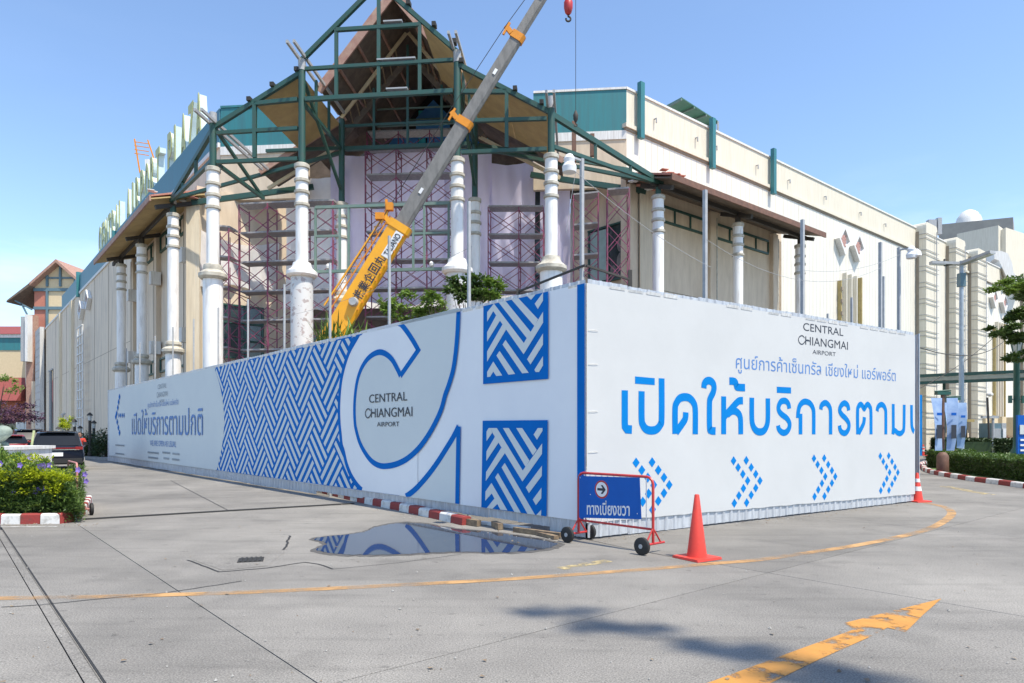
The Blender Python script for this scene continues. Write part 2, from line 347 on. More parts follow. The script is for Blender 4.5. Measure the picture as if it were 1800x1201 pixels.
# rubber joint strip across the drive
t = MB(); p, q = gnd(146, 914), gnd(622, 886); t.bar((p.x, p.y, .012), (q.x, q.y, .012), .09, .024); part("joint_strip", t, m_tar, road)
# cracks and patched joints
def ribbon(name, px, w, m, z=.004, sm=0, jit=0):
    P = [gnd(u, v).xy for u, v in px]; P = [tuple(p) for p in P]
    if sm: P = catmull(P, sm)
    if jit:
        Q = []
        for a, b in zip(P[:-1], P[1:]):
            n = max(2, int((Vector(b) - Vector(a)).length / .12))
            for k in range(n): Q.append((a[0] + (b[0] - a[0]) * k / n + random.uniform(-jit, jit), a[1] + (b[1] - a[1]) * k / n + random.uniform(-jit, jit)))
        P = Q + [P[-1]]
    mb = MB()
    qs = stroke(P, w)
    for qd in qs: mb.poly([(x, y, z) for x, y in reversed(qd)])
    return part(name, mb, m, road)
ribbon("crack", [(0, 1068), (60, 1065), (150, 1056), (290, 1043), (425, 1022)], .016, m_tar, .0045, jit=.012)
ribbon("crack", [(330, 985), (385, 1006), (470, 999), (535, 989), (560, 992), (585, 1001)], .022, m_tar, .0045, jit=.006)
ribbon("crack", [(585, 1001), (700, 990), (810, 975)], .01, m_tar, .0045, jit=.008)
ribbon("crack", [(510, 942), (505, 955), (498, 967)], .03, m_tar, .0045, jit=.02)
ribbon("crack", [(990, 940), (1120, 968), (1255, 993)], .012, m_tar, .0045, jit=.004)
ribbon("crack", [(300, 845), (400, 897)], .02, m_tar, .0045, jit=.004)
ribbon("yellow_line", [(-60, 1053), (0, 1052), (150, 1050), (300, 1046), (450, 1041), (600, 1034), (760, 1026), (900, 1018), (1030, 1009), (1150, 1000), (1255, 991), (1330, 985), (1400, 975), (1500, 960), (1590, 942), (1640, 927), (1668, 910), (1672, 899), (1655, 890), (1625, 884)], .15, m_line, .004, sm=5)
ribbon("pale_mark", [(985, 1000), (1070, 986)], .16, m_pale, .004)
ribbon("pale_mark", [(1660, 855), (1740, 870)], .3, m_pale, .004)
ribbon("white_line", [(0, 926.5), (100, 926)], .07, m_wline, .004)
mb = MB(); A = [gnd(u, v) for u, v in [(1240, 1203), (1400, 1144), (1502, 1107), (1484, 1096), (1655, 1053), (1622, 1082), (1592, 1112), (1560, 1104), (1530, 1120), (1440, 1160), (1352, 1203)]]
mb.poly([(p.x, p.y, .004) for p in reversed(A)]); part("arrow_mark", mb, m_mark, road)
# concrete patch with its drain grate
mb = MB(); A = [gnd(u, v) for u, v in [(338, 984), (392, 1003), (470, 995), (500, 971), (420, 968)]]; mb.poly([(p.x, p.y, .003) for p in reversed(A)])
part("concrete_patch", mb, m_slab, road)
gr = MB(); c = gnd(441, 985)
gr.box((c.x, c.y, .006), (.3, .3, .006), .3); go = part("drain_grate", gr, m_tar, road)
for k in range(5):
    b_ = MB(); o_ = -.11 + .055 * k; b_.box((c.x + math.cos(.3) * o_, c.y + math.sin(.3) * o_, .014), (.025, .28, .01), .3); part("grate_bar", b_, m_dark, go)
# puddle
pd = [(556, 967), (575, 956), (552, 948), (585, 943), (640, 936), (665, 926), (705, 920), (745, 922), (800, 930), (880, 938), (968, 952), (975, 960), (940, 968), (880, 972), (820, 971), (760, 972), (700, 975), (640, 976), (590, 974)]
cp = catmull([tuple(gnd(u, v).xy) for u, v in pd], 6, True); cp = [(x + random.uniform(-.02, .02), y + random.uniform(-.03, .03)) for x, y in cp]
cx = sum(p[0] for p in cp) / len(cp); cy = sum(p[1] for p in cp) / len(cp)
mb = MB(); mb.poly([(cx + (x - cx) * 1.05, cy + (y - cy) * 1.09, .0035) for x, y in reversed(cp)]); struct("damp_patch", mb, m_damp)
mb = MB(); mb.poly([(x, y, .0065) for x, y in reversed(cp)]); struct("puddle", mb, m_water)

# grit, gravel and dry leaves along the gutters
db = MB(); dl = MB()
def litter(mb, x, y, s, fl):
    a = random.random() * 6; q = [(x + s * math.cos(a + k * 1.57) * random.uniform(.6, 1), y + s * math.sin(a + k * 1.57) * random.uniform(.6, 1), .006) for k in range(4)]
    if fl: mb.add([(p[0], p[1], p[2] + random.uniform(0, s * .5)) for p in q], [(0, 1, 2, 3)])
    else: mb.add(q + [(x, y, .006 + s * .8)], [(0, 1, 4), (1, 2, 4), (2, 3, 4), (3, 0, 4)])
for _ in range(1500):
    r_ = random.random()
    if r_ < .35: t = random.uniform(0, 14); p = Vector((1.09, 10.1)) + Vector((-.65, .76)) * t - Vector((.76, .65)) * (.1 + abs(random.gauss(0, .35)))
    elif r_ < .6: t = random.uniform(0, 9); p = Vector((1.12, 10.1)) + Vector((.8276, .5613)) * t + Vector((.56, -.83)) * (.05 + abs(random.gauss(0, .2)))
    elif r_ < .75: q = gnd(random.uniform(-20, 175), random.uniform(921, 926)); p = q.xy
    else: q = gnd(random.uniform(0, 1800), 780 + 430 * random.random() ** .6); p = q.xy
    litter(db if random.random() < .85 else dl, p.x, p.y, random.uniform(.004, .011) if random.random() < .9 else random.uniform(.012, .022), False) if random.random() < .85 else litter(dl, p.x, p.y, random.uniform(.012, .03), True)
part("grit", db, m_concrete, road, kind="stuff"); part("dry_leaves", dl, m_wood, road, kind="stuff")
# ------------------------------------------------------------------ hoardings
PL = Plane((1.09, 10.1), (-.65, .76)); PR = Plane((1.12, 10.1), (.8276, .5613)); LL, LR = 35.3, 9.7
HT = 3.85
def sheet_mesh(w, z0, z1):
    mb = MB(); n = int(round(w / .19)); vs = []; pr = []
    for k in range(n):
        x = w * k / n; s = w / n; pr += [(x, 0), (x + s * .12, .018), (x + s * .3, .018), (x + s * .42, 0)]
    pr.append((w, 0))
    for x, y in pr: vs += [(x, -y, z0), (x, -y, z1)]
    mb.add(vs, [(2 * i, 2 * i + 2, 2 * i + 3, 2 * i + 1) for i in range(len(pr) - 1)]); return mesh_of("metal_sheet", mb, m_zinc)
def hoarding(pl, L, label, right, skirt, ends=True):
    root = thing("hoarding", label, "hoarding", pl.at(0, 0)); ang = math.atan2(pl.d.y, pl.d.x); cache = {}
    if not right: ang += math.pi
    n = int(L / .76); w = L / n
    for k in range(n):
        z0 = skirt(w * (k + .5)); key = round(z0, 2)
        if key not in cache: cache[key] = sheet_mesh(w - .004, z0, HT)
        o = bpy.data.objects.new("metal_sheet", cache[key]); col.objects.link(o); o.parent = root
        q = pl.at(w * k if right else w * (k + 1), 0, 0) - root.location; o.location = (q.x, q.y, random.uniform(-.012, .012)); o.rotation_euler = (0, 0, ang)
    return root
sk = lambda t: .03 if t < .8 else (.115 if t < 9.5 else .03)
hl = hoarding(PL, LL, "long shaded construction hoarding with blue woven pattern and large white CH monogram", False, sk)
hr = hoarding(PR, LR, "sunlit white hoarding with large blue Thai lettering and chevrons", True, lambda t: .02)
PB = Plane((9.32, 15.62), (.2, .98)); 
hb = thing("hoarding", "rear metal hoarding behind the sunlit white banner, only its post tops showing", "hoarding", PB.at(0, 0))
sm = sheet_mesh(.756, .02, HT)
for k in range(12):
    o = bpy.data.objects.new("metal_sheet", sm); col.objects.link(o); o.parent = hb; q = PB.at(.76 * k, 0) - hb.location; o.location = q; o.rotation_euler = (0, 0, math.atan2(.98, .2))
def hpost(root, p, h=5.77, w_=.05):
    mb = MB(); mb.box((p.x, p.y, h / 2), (w_, w_, h), .6); return part("post", mb, m_grey, root)
for k in range(12):
    hpost(hl, PL.at(.2 + 2.84 * k, 0, -.13), 5.77 + random.uniform(-.08, .08))
for k in (2.75, 5.6, 8.5, 9.3): hpost(hr, PR.at(k, 0, -.13), 5.77 + random.uniform(-.05, .05), .06)
for k in (2.8, 5.75, 8.7): hpost(hb, PB.at(k, 0, -.1), 5.77, .06)
# back rails and braces behind the sheets
for pl, L, rt in ((PL, LL, hl), (PR, LR, hr)):
    for z in (.9, 2.1, 3.3):
        mb = MB(); mb.bar(pl.at(.1, z, -.06), pl.at(L - .1, z, -.06), .05, .05); part("rail", mb, m_grey, rt)
# cream cap strip along the top and lashing
for pl, L, rt in ((PL, LL, hl), (PR, LR, hr)):
    mb = MB(); n = int(L / .38)
    for k in range(n):
        if random.random() < .8: 
            a = L * k / n + .02; h = random.uniform(.03, .06); mb.add([pl.at(a, HT - .09, .034), pl.at(a + L / n * .8, HT - .09, .034), pl.at(a + L / n * .8, HT - .09 + h, .045), pl.at(a, HT - .09 + h, .045)], [(0, 1, 2, 3)])
    part("banner_hem", mb, m_trim, rt, kind="stuff")
def banner(pl, L, zb0, zb1, m, rt, t0=0, wav=0):
    n = 60; mb = MB(); vs = []
    for k in range(n + 1):
        t = t0 + (L - t0) * k / n; zb = zb0 + (zb1 - zb0) * k / n + random.uniform(-.008, .008)
        vs += [pl.at(t, zb, .028), pl.at(t, 3.79, .028)]
    mb.add(vs, [(2 * i, 2 * i + 2, 2 * i + 3, 2 * i + 1) for i in range(n)]); return part("banner", mb, m, rt)
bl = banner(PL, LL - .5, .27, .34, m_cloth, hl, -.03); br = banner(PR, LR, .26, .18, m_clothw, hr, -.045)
def zb(t): return .275 + .07 * t / LL
# --- left banner print, layer by layer, a few millimetres apart (applied vinyl)
LY = [.028]
def nxt(d=.003): LY[0] += d; return LY[0]
TOPZ = 3.785
cs = lambda x, y, ox, oy, s: PL.px(ox + x / s, oy + y / s)
# woven field
wv0, wv1 = PL.px(612, 700)[0] - 1.2, PL.px(377, 700)[0]
wv0 = 5.2
mb = MB(); o = nxt(); n = 24
for k in range(n):
    a = wv0 + (wv1 - wv0) * k / n; b = wv0 + (wv1 - wv0) * (k + 1) / n; PL.flat(mb, [(a, zb(a)), (b, zb(b)), (b, TOPZ), (a, TOPZ)], o)
part("printed_field", mb, m_blue, bl)
mb = MB(); o = nxt(); Lb, Wb = 1.53 / math.sqrt(2), 1.0 / math.sqrt(2)
def clipz(P, z0, z1):
    for lim, sgn in ((z0, 1), (z1, -1)):
        Q = []
        for i in range(len(P)):
            a, b = P[i - 1], P[i]; ia, ib = sgn * (a[1] - lim) >= 0, sgn * (b[1] - lim) >= 0
            if ia != ib: t = (lim - a[1]) / (b[1] - a[1]); Q.append((a[0] + (b[0] - a[0]) * t, lim))
            if ib: Q.append(b)
        P = Q
        if not P: return []
    return P
i0 = 0
for i in range(-14, 15):
    for j in range(-14, 15):
        for kind in (0, 1):
            for s_ in range(3):
                w0, w1 = Wb * (s_ + .26) / 3, Wb * (s_ + .76) / 3; e = .035
                if kind == 0: R4 = [(0 + e, w0), (Lb - e * .2, w0), (Lb - e * .2, w1), (0 + e, w1)]
                else: R4 = [(Lb + w0, Wb - Lb + e), (Lb + w1, Wb - Lb + e), (Lb + w1, Wb - e * .2), (Lb + w0, Wb - e * .2)]
                P = []
                for x, y in R4:
                    x += i * Wb + j * Lb; y += i * Wb - j * Lb
                    P.append((10 - (x - y) / math.sqrt(2), 2 + (x + y) / math.sqrt(2)))
                tc = sum(p[0] for p in P) / 4
                if min(p[0] for p in P) < wv0 + .02 or max(p[0] for p in P) > wv1 + .6: continue
                P = clipz(P, zb(tc) + .01, TOPZ - .03)
                if len(P) > 2: i0 += 1; PL.flat(mb, P, o + (i0 % 7) * .0001)
part("printed_weave", mb, m_clothg, bl)
# pale end panel with curved edge, covers the field's far end
mb = MB(); o = nxt()
E = catmull([PL.px(375, 636), PL.px(389, 680), PL.px(395, 720), PL.px(396, 745), PL.px(393, 780), PL.px(387, 810), PL.px(380, 838)], 4)
E = [(t, min(TOPZ, max(z, zb(t)))) for t, z in E]; E[0] = (E[0][0], TOPZ); E[-1] = (E[-1][0], zb(E[-1][0]))
for (a, b) in zip(E[:-1], E[1:]): PL.flat(mb, [a, b, (LL - .52, b[1]), (LL - .52, a[1])], o)
PL.flat(mb, [E[-1], (LL - .52, E[-1][1]), (LL - .52, zb(LL))], o)
part("printed_panel", mb, m_clothg, bl)
# C band: white area between outer outline and stem, over the weave
c3 = [(245, 195), (190, 290), (140, 380), (105, 470), (80, 560), (60, 660), (48, 780), (43, 900), (47, 1020), (57, 1120), (66, 1210)]; c4 = [(85, 470), (110, 580), (150, 680), (200, 760), (248, 812)]
outer = [cs(x, y, 590, 540, 5.004) for x, y in c3] + [cs(x, y, 590, 700, 5.004) for x, y in c4]
outer = catmull(outer, 4); outer[0] = (outer[0][0], TOPZ); outer[-1] = (outer[-1][0], zb(outer[-1][0]) + .005)
mb = MB(); o = nxt()
for a, b in zip(outer[:-1], outer[1:]): PL.flat(mb, [a, b, (4.5, b[1]), (4.5, a[1])], o)
part("printed_band", mb, m_cloth, bl)
mb = MB(); o = nxt()
for q in stroke(outer, .13): PL.flat(mb, [(t, min(TOPZ, max(z, zb(t)))) for t, z in q], o)
part("printed_outline", mb, m_blue, bl)
# grey counter of the C
i3 = [(572, 126), (640, 210), (700, 300), (745, 380)]
notch = (588, 605)
arc = [(560, 545), (515, 465), (460, 415), (400, 398), (335, 425), (280, 480), (235, 560), (205, 660), (188, 780), (182, 900), (186, 1010)]
arc4 = [(195, 270), (225, 380), (270, 470), (330, 550), (400, 592), (470, 597), (560, 577), (650, 530), (740, 450), (820, 345), (890, 225), (948, 95)]
arc3 = [(978, 785), (1015, 680), (1050, 560), (1072, 420), (1088, 250), (1097, 80), (1100, -5)]
cl1 = catmull([cs(x, y, 590, 540, 5.004) for x, y in i3], 5); cl1[0] = (cl1[0][0], TOPZ)
nt_ = cs(*notch, 590, 540, 5.004)
cl2 = catmull([nt_] + [cs(x, y, 590, 540, 5.004) for x, y in arc] + [cs(x, y, 590, 700, 5.004) for x, y in arc4] + [cs(x, y, 590, 540, 5.004) for x, y in arc3], 4); cl2[-1] = (cl2[-1][0], TOPZ)
mb = MB(); o = nxt(); PL.flat(mb, cl1 + cl2, o)
tri = catmull([cs(x, y, 590, 700, 5.004) for x, y in [(632, 868), (720, 800), (820, 690), (910, 570), (1000, 430), (1055, 340), (1100, 250)]], 4); tri[0] = (tri[0][0], zb(tri[0][0]))
tb = cs(1088, 940, 590, 700, 5.004); tb = (tb[0], zb(tb[0])); PL.flat(mb, tri + [tb], o); part("printed_counter", mb, m_clothg, bl)
mb = MB(); o = nxt()
for pth in (cl1 + [nt_], cl2, tri, [tri[-1], tb]):
    for q in stroke(pth, .125): PL.flat(mb, [(t, min(TOPZ, max(z, zb(t)))) for t, z in q], o)
    o += .0004
part("printed_outline", mb, m_blue, bl)
# blue squares with woven motif and corner strip
mb = MB(); o = nxt()
S5 = lambda pts: [cs(x, y, 840, 480, 5.457) for x, y in pts]; S6 = lambda pts: [cs(x, y, 840, 720, 5.457) for x, y in pts]
clmp = lambda P: [(t, min(TOPZ, max(z, zb(t)))) for t, z in P]
PL.flat(mb, clmp(S5([(75, 270), (697, 130), (697, 1018), (72, 1068)])), o); PL.flat(mb, clmp(S6([(68, 108), (692, 102), (682, 1060), (55, 980)])), o)
PL.flat(mb, [(-.025, .28), (.125, .28), (.125, TOPZ), (-.025, TOPZ)], o); part("printed_square", mb, m_blue, bl, kind="stuff")
mb = MB(); o = nxt()
for k, P in enumerate([S5(p) for p in ([(178, 275), (465, 675), (463, 782), (168, 365)], [(178, 275), (113, 380), (113, 470), (172, 368)], [(465, 675), (650, 375), (650, 480), (463, 782)], [(200, 410), (113, 570), (113, 660), (237, 460)], [(262, 495), (113, 755), (113, 852), (295, 545)],
    [(225, 250), (290, 236), (532, 570), (497, 632)], [(348, 222), (412, 205), (602, 448), (567, 512)], [(497, 212), (515, 185), (580, 170), (535, 262)], [(650, 175), (570, 300), (600, 350), (650, 270)], [(650, 585), (497, 830), (530, 880), (650, 690)], [(650, 800), (568, 930), (580, 952), (612, 952), (650, 890)],
    [(290, 645), (262, 690), (450, 965), (513, 960)], [(232, 750), (202, 795), (318, 978), (382, 970)], [(172, 852), (113, 950), (113, 1000), (142, 997), (172, 948), (200, 990), (258, 985)])] +
    [S6(p) for p in ([(150, 178), (207, 178), (455, 585), (452, 690), (165, 225)], [(128, 178), (150, 178), (162, 222), (107, 303), (107, 212)], [(190, 258), (107, 400), (105, 493), (222, 318)], [(250, 365), (103, 600), (100, 685), (285, 415)], [(455, 585), (642, 325), (640, 425), (452, 690)],
    [(265, 178), (322, 178), (520, 490), (482, 548)], [(393, 178), (450, 178), (590, 388), (553, 440)], [(600, 178), (645, 178), (645, 205), (592, 290), (560, 240)], [(640, 538), (485, 745), (515, 800), (638, 635)], [(636, 748), (552, 862), (582, 915), (634, 848)], [(282, 512), (252, 555), (500, 1000), (572, 1012)],
    [(632, 960), (585, 1015), (630, 1025)], [(217, 608), (190, 650), (375, 985), (437, 992)], [(155, 703), (308, 966), (240, 958), (150, 790)], [(155, 703), (97, 785), (95, 873), (165, 795)], [(185, 850), (110, 943), (165, 950), (215, 900)])]):
    PL.flat(mb, clmp(P), o + .0002 * (k % 12))
part("printed_weave", mb, m_clothg, bl, kind="stuff")
# lettering on the long banner
def rect(pl, u0, v0, u1, v1): a = pl.px(u0, v0); b = pl.px(u1, v1); return a[0], b[0], b[1], a[1]
def logo(pl, mb, t0, t1, zt, h, o):
    """three centred lines; the C of the second line sweeps into its H"""
    w = t1 - t0; L_ = lambda f: t0 + w * f
    pl.text(mb, "CENTRAL", L_(.09), L_(.90), zt - h * .26, zt, o)
    pl.text(mb, "HIANGMAI", L_(.13), L_(1), zt - h * .72, zt - h * .44, o)
    cpts = [(.115, -.50), (.085, -.445), (.05, -.445), (.015, -.50), (.0, -.58), (.015, -.67), (.05, -.72), (.09, -.70), (.125, -.62), (.15, -.565), (.2, -.565)]
    for q in stroke(catmull([(L_(x), zt + h * y) for x, y in cpts], 4), h * .035): pl.flat(mb, q, o + .0008)
    pl.text(mb, "AIRPORT", L_(.27), L_(.74), zt - h * 1.0, zt - h * .86, o)
mb = MB(); o = nxt(); t0 = PL.px(646, 730)[0]; t1 = PL.px(729, 730)[0]; zt = PL.px(655, 694)[1]; logo(PL, mb, t0, t1, zt, .70, o)
part("lettering", mb, m_ink, bl)
mb = MB(); a = PL.px(234, 740)[0]; b = PL.px(359, 740)[0]; z0 = PL.px(300, 765)[1]; z1 = PL.px(300, 720)[1]
PL.text(mb, "เปิดให้บริการตามปกติ", a, b, z0, z1 + .12, o); part("lettering", mb, m_inkb, bl)
mb = MB(); a = PL.px(262, 715)[0]; b = PL.px(316, 715)[0]; PL.text(mb, "ศูนย์การค้าเซ็นทรัล เชียงใหม่ แอร์พอร์ต", a, b, PL.px(290, 717)[1], PL.px(290, 703)[1], o)
part("lettering", mb, m_inkb, bl); mb = MB(); PL.text(mb, "WE ARE OPEN AS USUAL", PL.px(266, 780)[0], PL.px(312, 780)[0], PL.px(290, 785)[1], PL.px(290, 775)[1], o)
part("lettering", mb, m_inkb, bl)
mb = MB(); logo(PL, mb, PL.px(278, 690)[0], PL.px(297, 690)[0], 3.58, .75, o)
for (u0, u1, v) in ((205, 221, 783), (205, 221, 798), (262, 282, 796), (288, 302, 796), (306, 318, 798), (263, 281, 805), (290, 300, 806), (305, 318, 808)):
    a = PL.px(u0, v)[0]; b = PL.px(u1, v)[0]; z = PL.px((u0 + u1) / 2, v)[1]; n = 9
    for k in range(n): PL.flat(mb, [(a + (b - a) * k / n, z - .04), (a + (b - a) * (k + .6) / n, z - .04), (a + (b - a) * (k + .6) / n, z + .04), (a + (b - a) * k / n, z + .04)], o)
part("lettering", mb, m_inkg, bl, kind="stuff")
def diamond(pl, mb, t, z, w, h, o): pl.flat(mb, [(t - w, z), (t, z - h), (t + w, z), (t, z + h)], o)
mb = MB()
for k, (u, v) in enumerate([(212, 698), (210.5, 707), (209, 717), (207, 727), (205.5, 733), (208, 742), (210, 752), (212, 761)]): t, z = PL.px(u, v); diamond(PL, mb, t, z, .19, .17, o)
for u in (211, 214, 217, 220): t, z = PL.px(u, 730.5); diamond(PL, mb, t, z, .12, .14, o)
part("arrow_print", mb, m_blue, bl)
# --- sunlit banner print
o = .031; mb = MB(); c1 = lambda x, y: PR.px(1080 + x / 6.4286, 620 + y / 6.4286); c2 = lambda x, y: PR.px(1340 + x / 6, 620 + y / 6)
SW = .132; kk = 0
glyphs = [(c1, [(102, 427), (102, 790), (104, 835), (125, 866), (183, 870)], 0), (c1, [(292, 437), (292, 740), (306, 815), (345, 866), (405, 880), (462, 866), (503, 815), (518, 740), (518, 292)], 1),
    (c1, [(671, 918), (670, 640), (688, 565), (725, 517), (780, 503), (835, 517), (880, 570), (898, 650), (898, 922)], 1), (c1, [(791, 675), (785, 745), (755, 797), (682, 900)], 1),
    (c1, [(995, 402), (1001, 352), (1028, 322), (1066, 320), (1100, 350), (1110, 400), (1098, 455), (1070, 512), (1059, 570), (1059, 835), (1073, 878), (1127, 886)], 1),
    (c1, [(1219, 495), (1219, 922)], 0), (c1, [(1228, 722), (1290, 652), (1365, 568), (1398, 545), (1437, 543)], 1), (c1, [(1262, 700), (1292, 672), (1330, 658), (1378, 680), (1408, 742), (1412, 922)], 1),
    (c1, [(1283, 322), (1335, 326), (1356, 345), (1362, 378), (1378, 392), (1460, 397)], 1), (c1, [(1537, 510), (1537, 740), (1551, 828), (1585, 880), (1628, 896), (1672, 882), (1704, 830), (1718, 740), (1718, 518)], 1),
    (c2, [(269, 592), (262, 548), (240, 516), (212, 508), (180, 520), (158, 565), (160, 612), (190, 652), (240, 690), (270, 738), (270, 788), (247, 830), (213, 846), (180, 832), (158, 803), (152, 768)], 1),
    (c2, [(360, 690), (364, 630), (378, 565), (410, 526), (447, 518), (490, 538), (518, 585), (527, 645), (527, 862)], 1), (c2, [(388, 645), (388, 862)], 0),
    (c2, [(602, 600), (610, 556), (640, 532), (668, 538), (696, 578), (705, 640), (705, 862)], 1), (c2, [(896, 610), (889, 565), (867, 538), (845, 534), (815, 560), (801, 610), (822, 652), (868, 698), (897, 748), (895, 802), (872, 840), (848, 849), (820, 836), (804, 805), (799, 768)], 1),
    (c2, [(991, 862), (990, 630), (998, 572), (1020, 547), (1040, 560), (1060, 592), (1080, 560), (1098, 547), (1122, 575), (1131, 630), (1132, 862)], 1), (c2, [(1062, 680), (1057, 732), (1040, 778), (1002, 850)], 1),
    (c2, [(1196, 618), (1206, 573), (1237, 548), (1266, 562), (1284, 602), (1288, 650), (1288, 862)], 1), (c2, [(1366, 542), (1367, 800), (1362, 862)], 0), (c2, [(1368, 815), (1392, 828), (1412, 846), (1440, 853), (1466, 833), (1479, 785), (1482, 550)], 1),
    (c2, [(1559, 553), (1561, 750), (1573, 812), (1597, 845), (1618, 852)], 1)]
for f, P, sm_ in glyphs:
    Q = [f(x, y) for x, y in P]; Q = catmull(Q, 5) if sm_ else Q
    for q in stroke(Q, SW * (.9 if f is c2 else 1) * (.9 if 0 else 1)): 
        if max(t for t, z in q) < LR: PR.flat(mb, q, o + .0003 * (kk % 5))
    kk += 1
    if kk in (2, 4, 5, 9, 10, 11, 13, 14, 15, 17, 18, 20, 21) or kk == 1: part("printed_letter", mb, m_sky, br); mb = MB()
for f, P in ((c1, [(218, 270), (440, 290), (440, 368), (218, 352)]), (c2, [(138, 360), (288, 368), (288, 432), (138, 425)])): PR.flat(mb, [f(x, y) for x, y in P], o)
part("printed_vowel_marks", mb, m_sky, br)
mb = MB(); a = PR.px(1291, 650)[0]; b = PR.px(1572, 660)[0]; z0 = PR.px(1430, 664)[1]; z1 = PR.px(1430, 634)[1]
PR.text(mb, "ศูนย์การค้าเซ็นทรัล เชียงใหม่ แอร์พอร์ต", a, b, z0 - .03, z1, o); part("lettering", mb, m_inkb, br)
mb = MB(); logo(PR, mb, PR.px(1401, 590)[0], PR.px(1488, 600)[0], PR.px(1445, 573)[1], .58, o); part("lettering", mb, m_ink, br)
c0 = lambda x, y: PR.px(1040 + x / 3, 540 + y / 3)
ref = [(808, 808), (834, 845), (858, 880), (880, 915), (858, 953), (834, 990), (810, 1030), (741, 810), (765, 845), (790, 880), (815, 915), (793, 955), (769, 993), (745, 1033)]
rp = [c0(x, y) for x, y in ref]; rt0, rz0 = c0(741, 810)
for (x, y) in ((227, 820), (741, 810), (1165, 798), (1515, 785)):
    mb = MB(); bt, bz = c0(x, y)
    for t, z in rp: diamond(PR, mb, bt + t - rt0, bz + z - rz0, .078, .082, o)
    part("chevron_print", mb, m_sky, br)
# ties at the corner
for z in (3.1, 2.6, 1.9, 1.3, .8):
    mb = MB(); mb.tube([PR.at(-.02, z, .04), PR.at(.1, z + .01, .045), PR.at(.17, z, .036)], .003, 5); part("lashing", mb, m_trim, hr)
# kerb running under the long hoarding, timber blocks beyond it
def kerb(name, path, label, cat, h=.15, w=.2, L=.5, start=0):
    """path: xy points of the foot of the face; stones go back from it"""
    root = thing(name, label, cat, (path[0][0], path[0][1], 0)); P = [Vector(p) for p in path]; seg = []; 
    tot = sum((b - a).length for a, b in zip(P[:-1], P[1:])); n = max(1, int(tot / L)); L = tot / n
    def along(s):
        for a, b in zip(P[:-1], P[1:]):
            l = (b - a).length
            if s <= l: return a + (b - a) * s / l
            s -= l
        return P[-1]
    for k in range(n):
        a, b = along(k * L + .006), along((k + 1) * L - .006); d = (b - a).normalized(); nn = Vector((d.y, -d.x)); nn = -nn if nn.dot(a) < 0 else nn
        mb = MB(); j = random.uniform(-.008, .008); e = .025
        def ring(z, i0_, ee): return [(p.x, p.y, z) for p in (a + nn * i0_ + d * ee, b + nn * i0_ - d * ee, b + nn * (w - i0_) - d * ee, a + nn * (w - i0_) + d * ee)]
        rings = [ring(-.04, 0, 0), ring(h - e + j, .012, 0), ring(h + j, .012 + e, .004)]
        if (Vector(rings[0][1]) - Vector(rings[0][0])).cross(Vector(rings[0][2]) - Vector(rings[0][1])).z < 0: rings = [[r_[0], r_[3], r_[2], r_[1]] for r_ in rings]
        vs = sum(rings, []); fs = [(3, 2, 1, 0), (8, 9, 10, 11)]
        for q in range(2):
            for k2 in range(4): fs.append((q * 4 + k2, q * 4 + (k2 + 1) % 4, q * 4 + (k2 + 1) % 4 + 4, q * 4 + k2 + 4))
        mb.add(vs, fs); part("kerb_stone", mb, m_kred if (k + start) % 2 else m_kwhite, root)
    return root
kp = catmull([tuple(gnd(u, v).xy) for u, v in [(505, 854), (560, 866), (620, 881), (700, 898), (770, 914), (812, 924)]], 4)
kerb("kerb", kp, "red and white kerb running out from under the long hoarding", "kerb", L=.42)
for k, (u0, v0, u1, v1, h) in enumerate([(806, 920, 842, 926, .1), (846, 922, 930, 933, .05), (905, 935, 985, 946, .07), (868, 927, 880, 932, .1), (935, 938, 978, 949, .05)]):
    p, q = gnd(u0, v0), gnd(u1, v1); mb = MB(); mb.bar((p.x, p.y, h / 2 + .007), (q.x, q.y, h / 2 + .007), .09, h)
    solo("timber_offcut", mb, m_wood if k != 1 else m_kwhite, ["short dark timber block beside the end of the kerb", "flat pale batten lying under the CH hoarding by the puddle", "long weathered timber under the hoarding near its corner", "small square timber block under the middle of the lower blue square", "thin dark batten by the barricade's left wheel"][k], "timber")
# far blue hoarding seen past the right end
mb = MB(); a = at(1590, 800, 45); b = at(1621, 800, 45.5); mb.wall((a.x, a.y), (b.x, b.y), 0, 4.05, .06)
t_ = thing("hoarding", "narrow blue hoarding panel far behind the white banner's right edge", "hoarding", (a.x, a.y, 0)); part("panel", mb, m_sky, t_)
mb = MB()
for z in (.5, 2, 3.5): mb.bar((a.x, a.y + .1, z), (b.x, b.y + .1, z), .05)
part("rail", mb, m_grey, t_)
# ------------------------------------------------------------------ shopping mall
m_ringp = mat('pale stained render', (.6, .59, .56, 1), (.42, .4, .38, 1), .8, 1, stretch=V)
RD = (EX + EY) / math.sqrt(2); LD = (EY - EX) / math.sqrt(2)
CR = W(9.6, 7.1).xy; CL = W(-10.05, 7.1).xy
mall = thing("shopping_mall", "huge cream and white mall building with teal parapet behind the hoardings", "mall", (CR.x, CR.y + 4, 0))
rs = lambda s, z=0, off=0: Vector((*(CR + RD * s + Vector((RD.y, -RD.x)) * off), z))
lsP = lambda s, z=0, off=0: Vector((*(CL + LD * s - Vector((LD.y, -LD.x)) * off), z))
TOP = 17.4
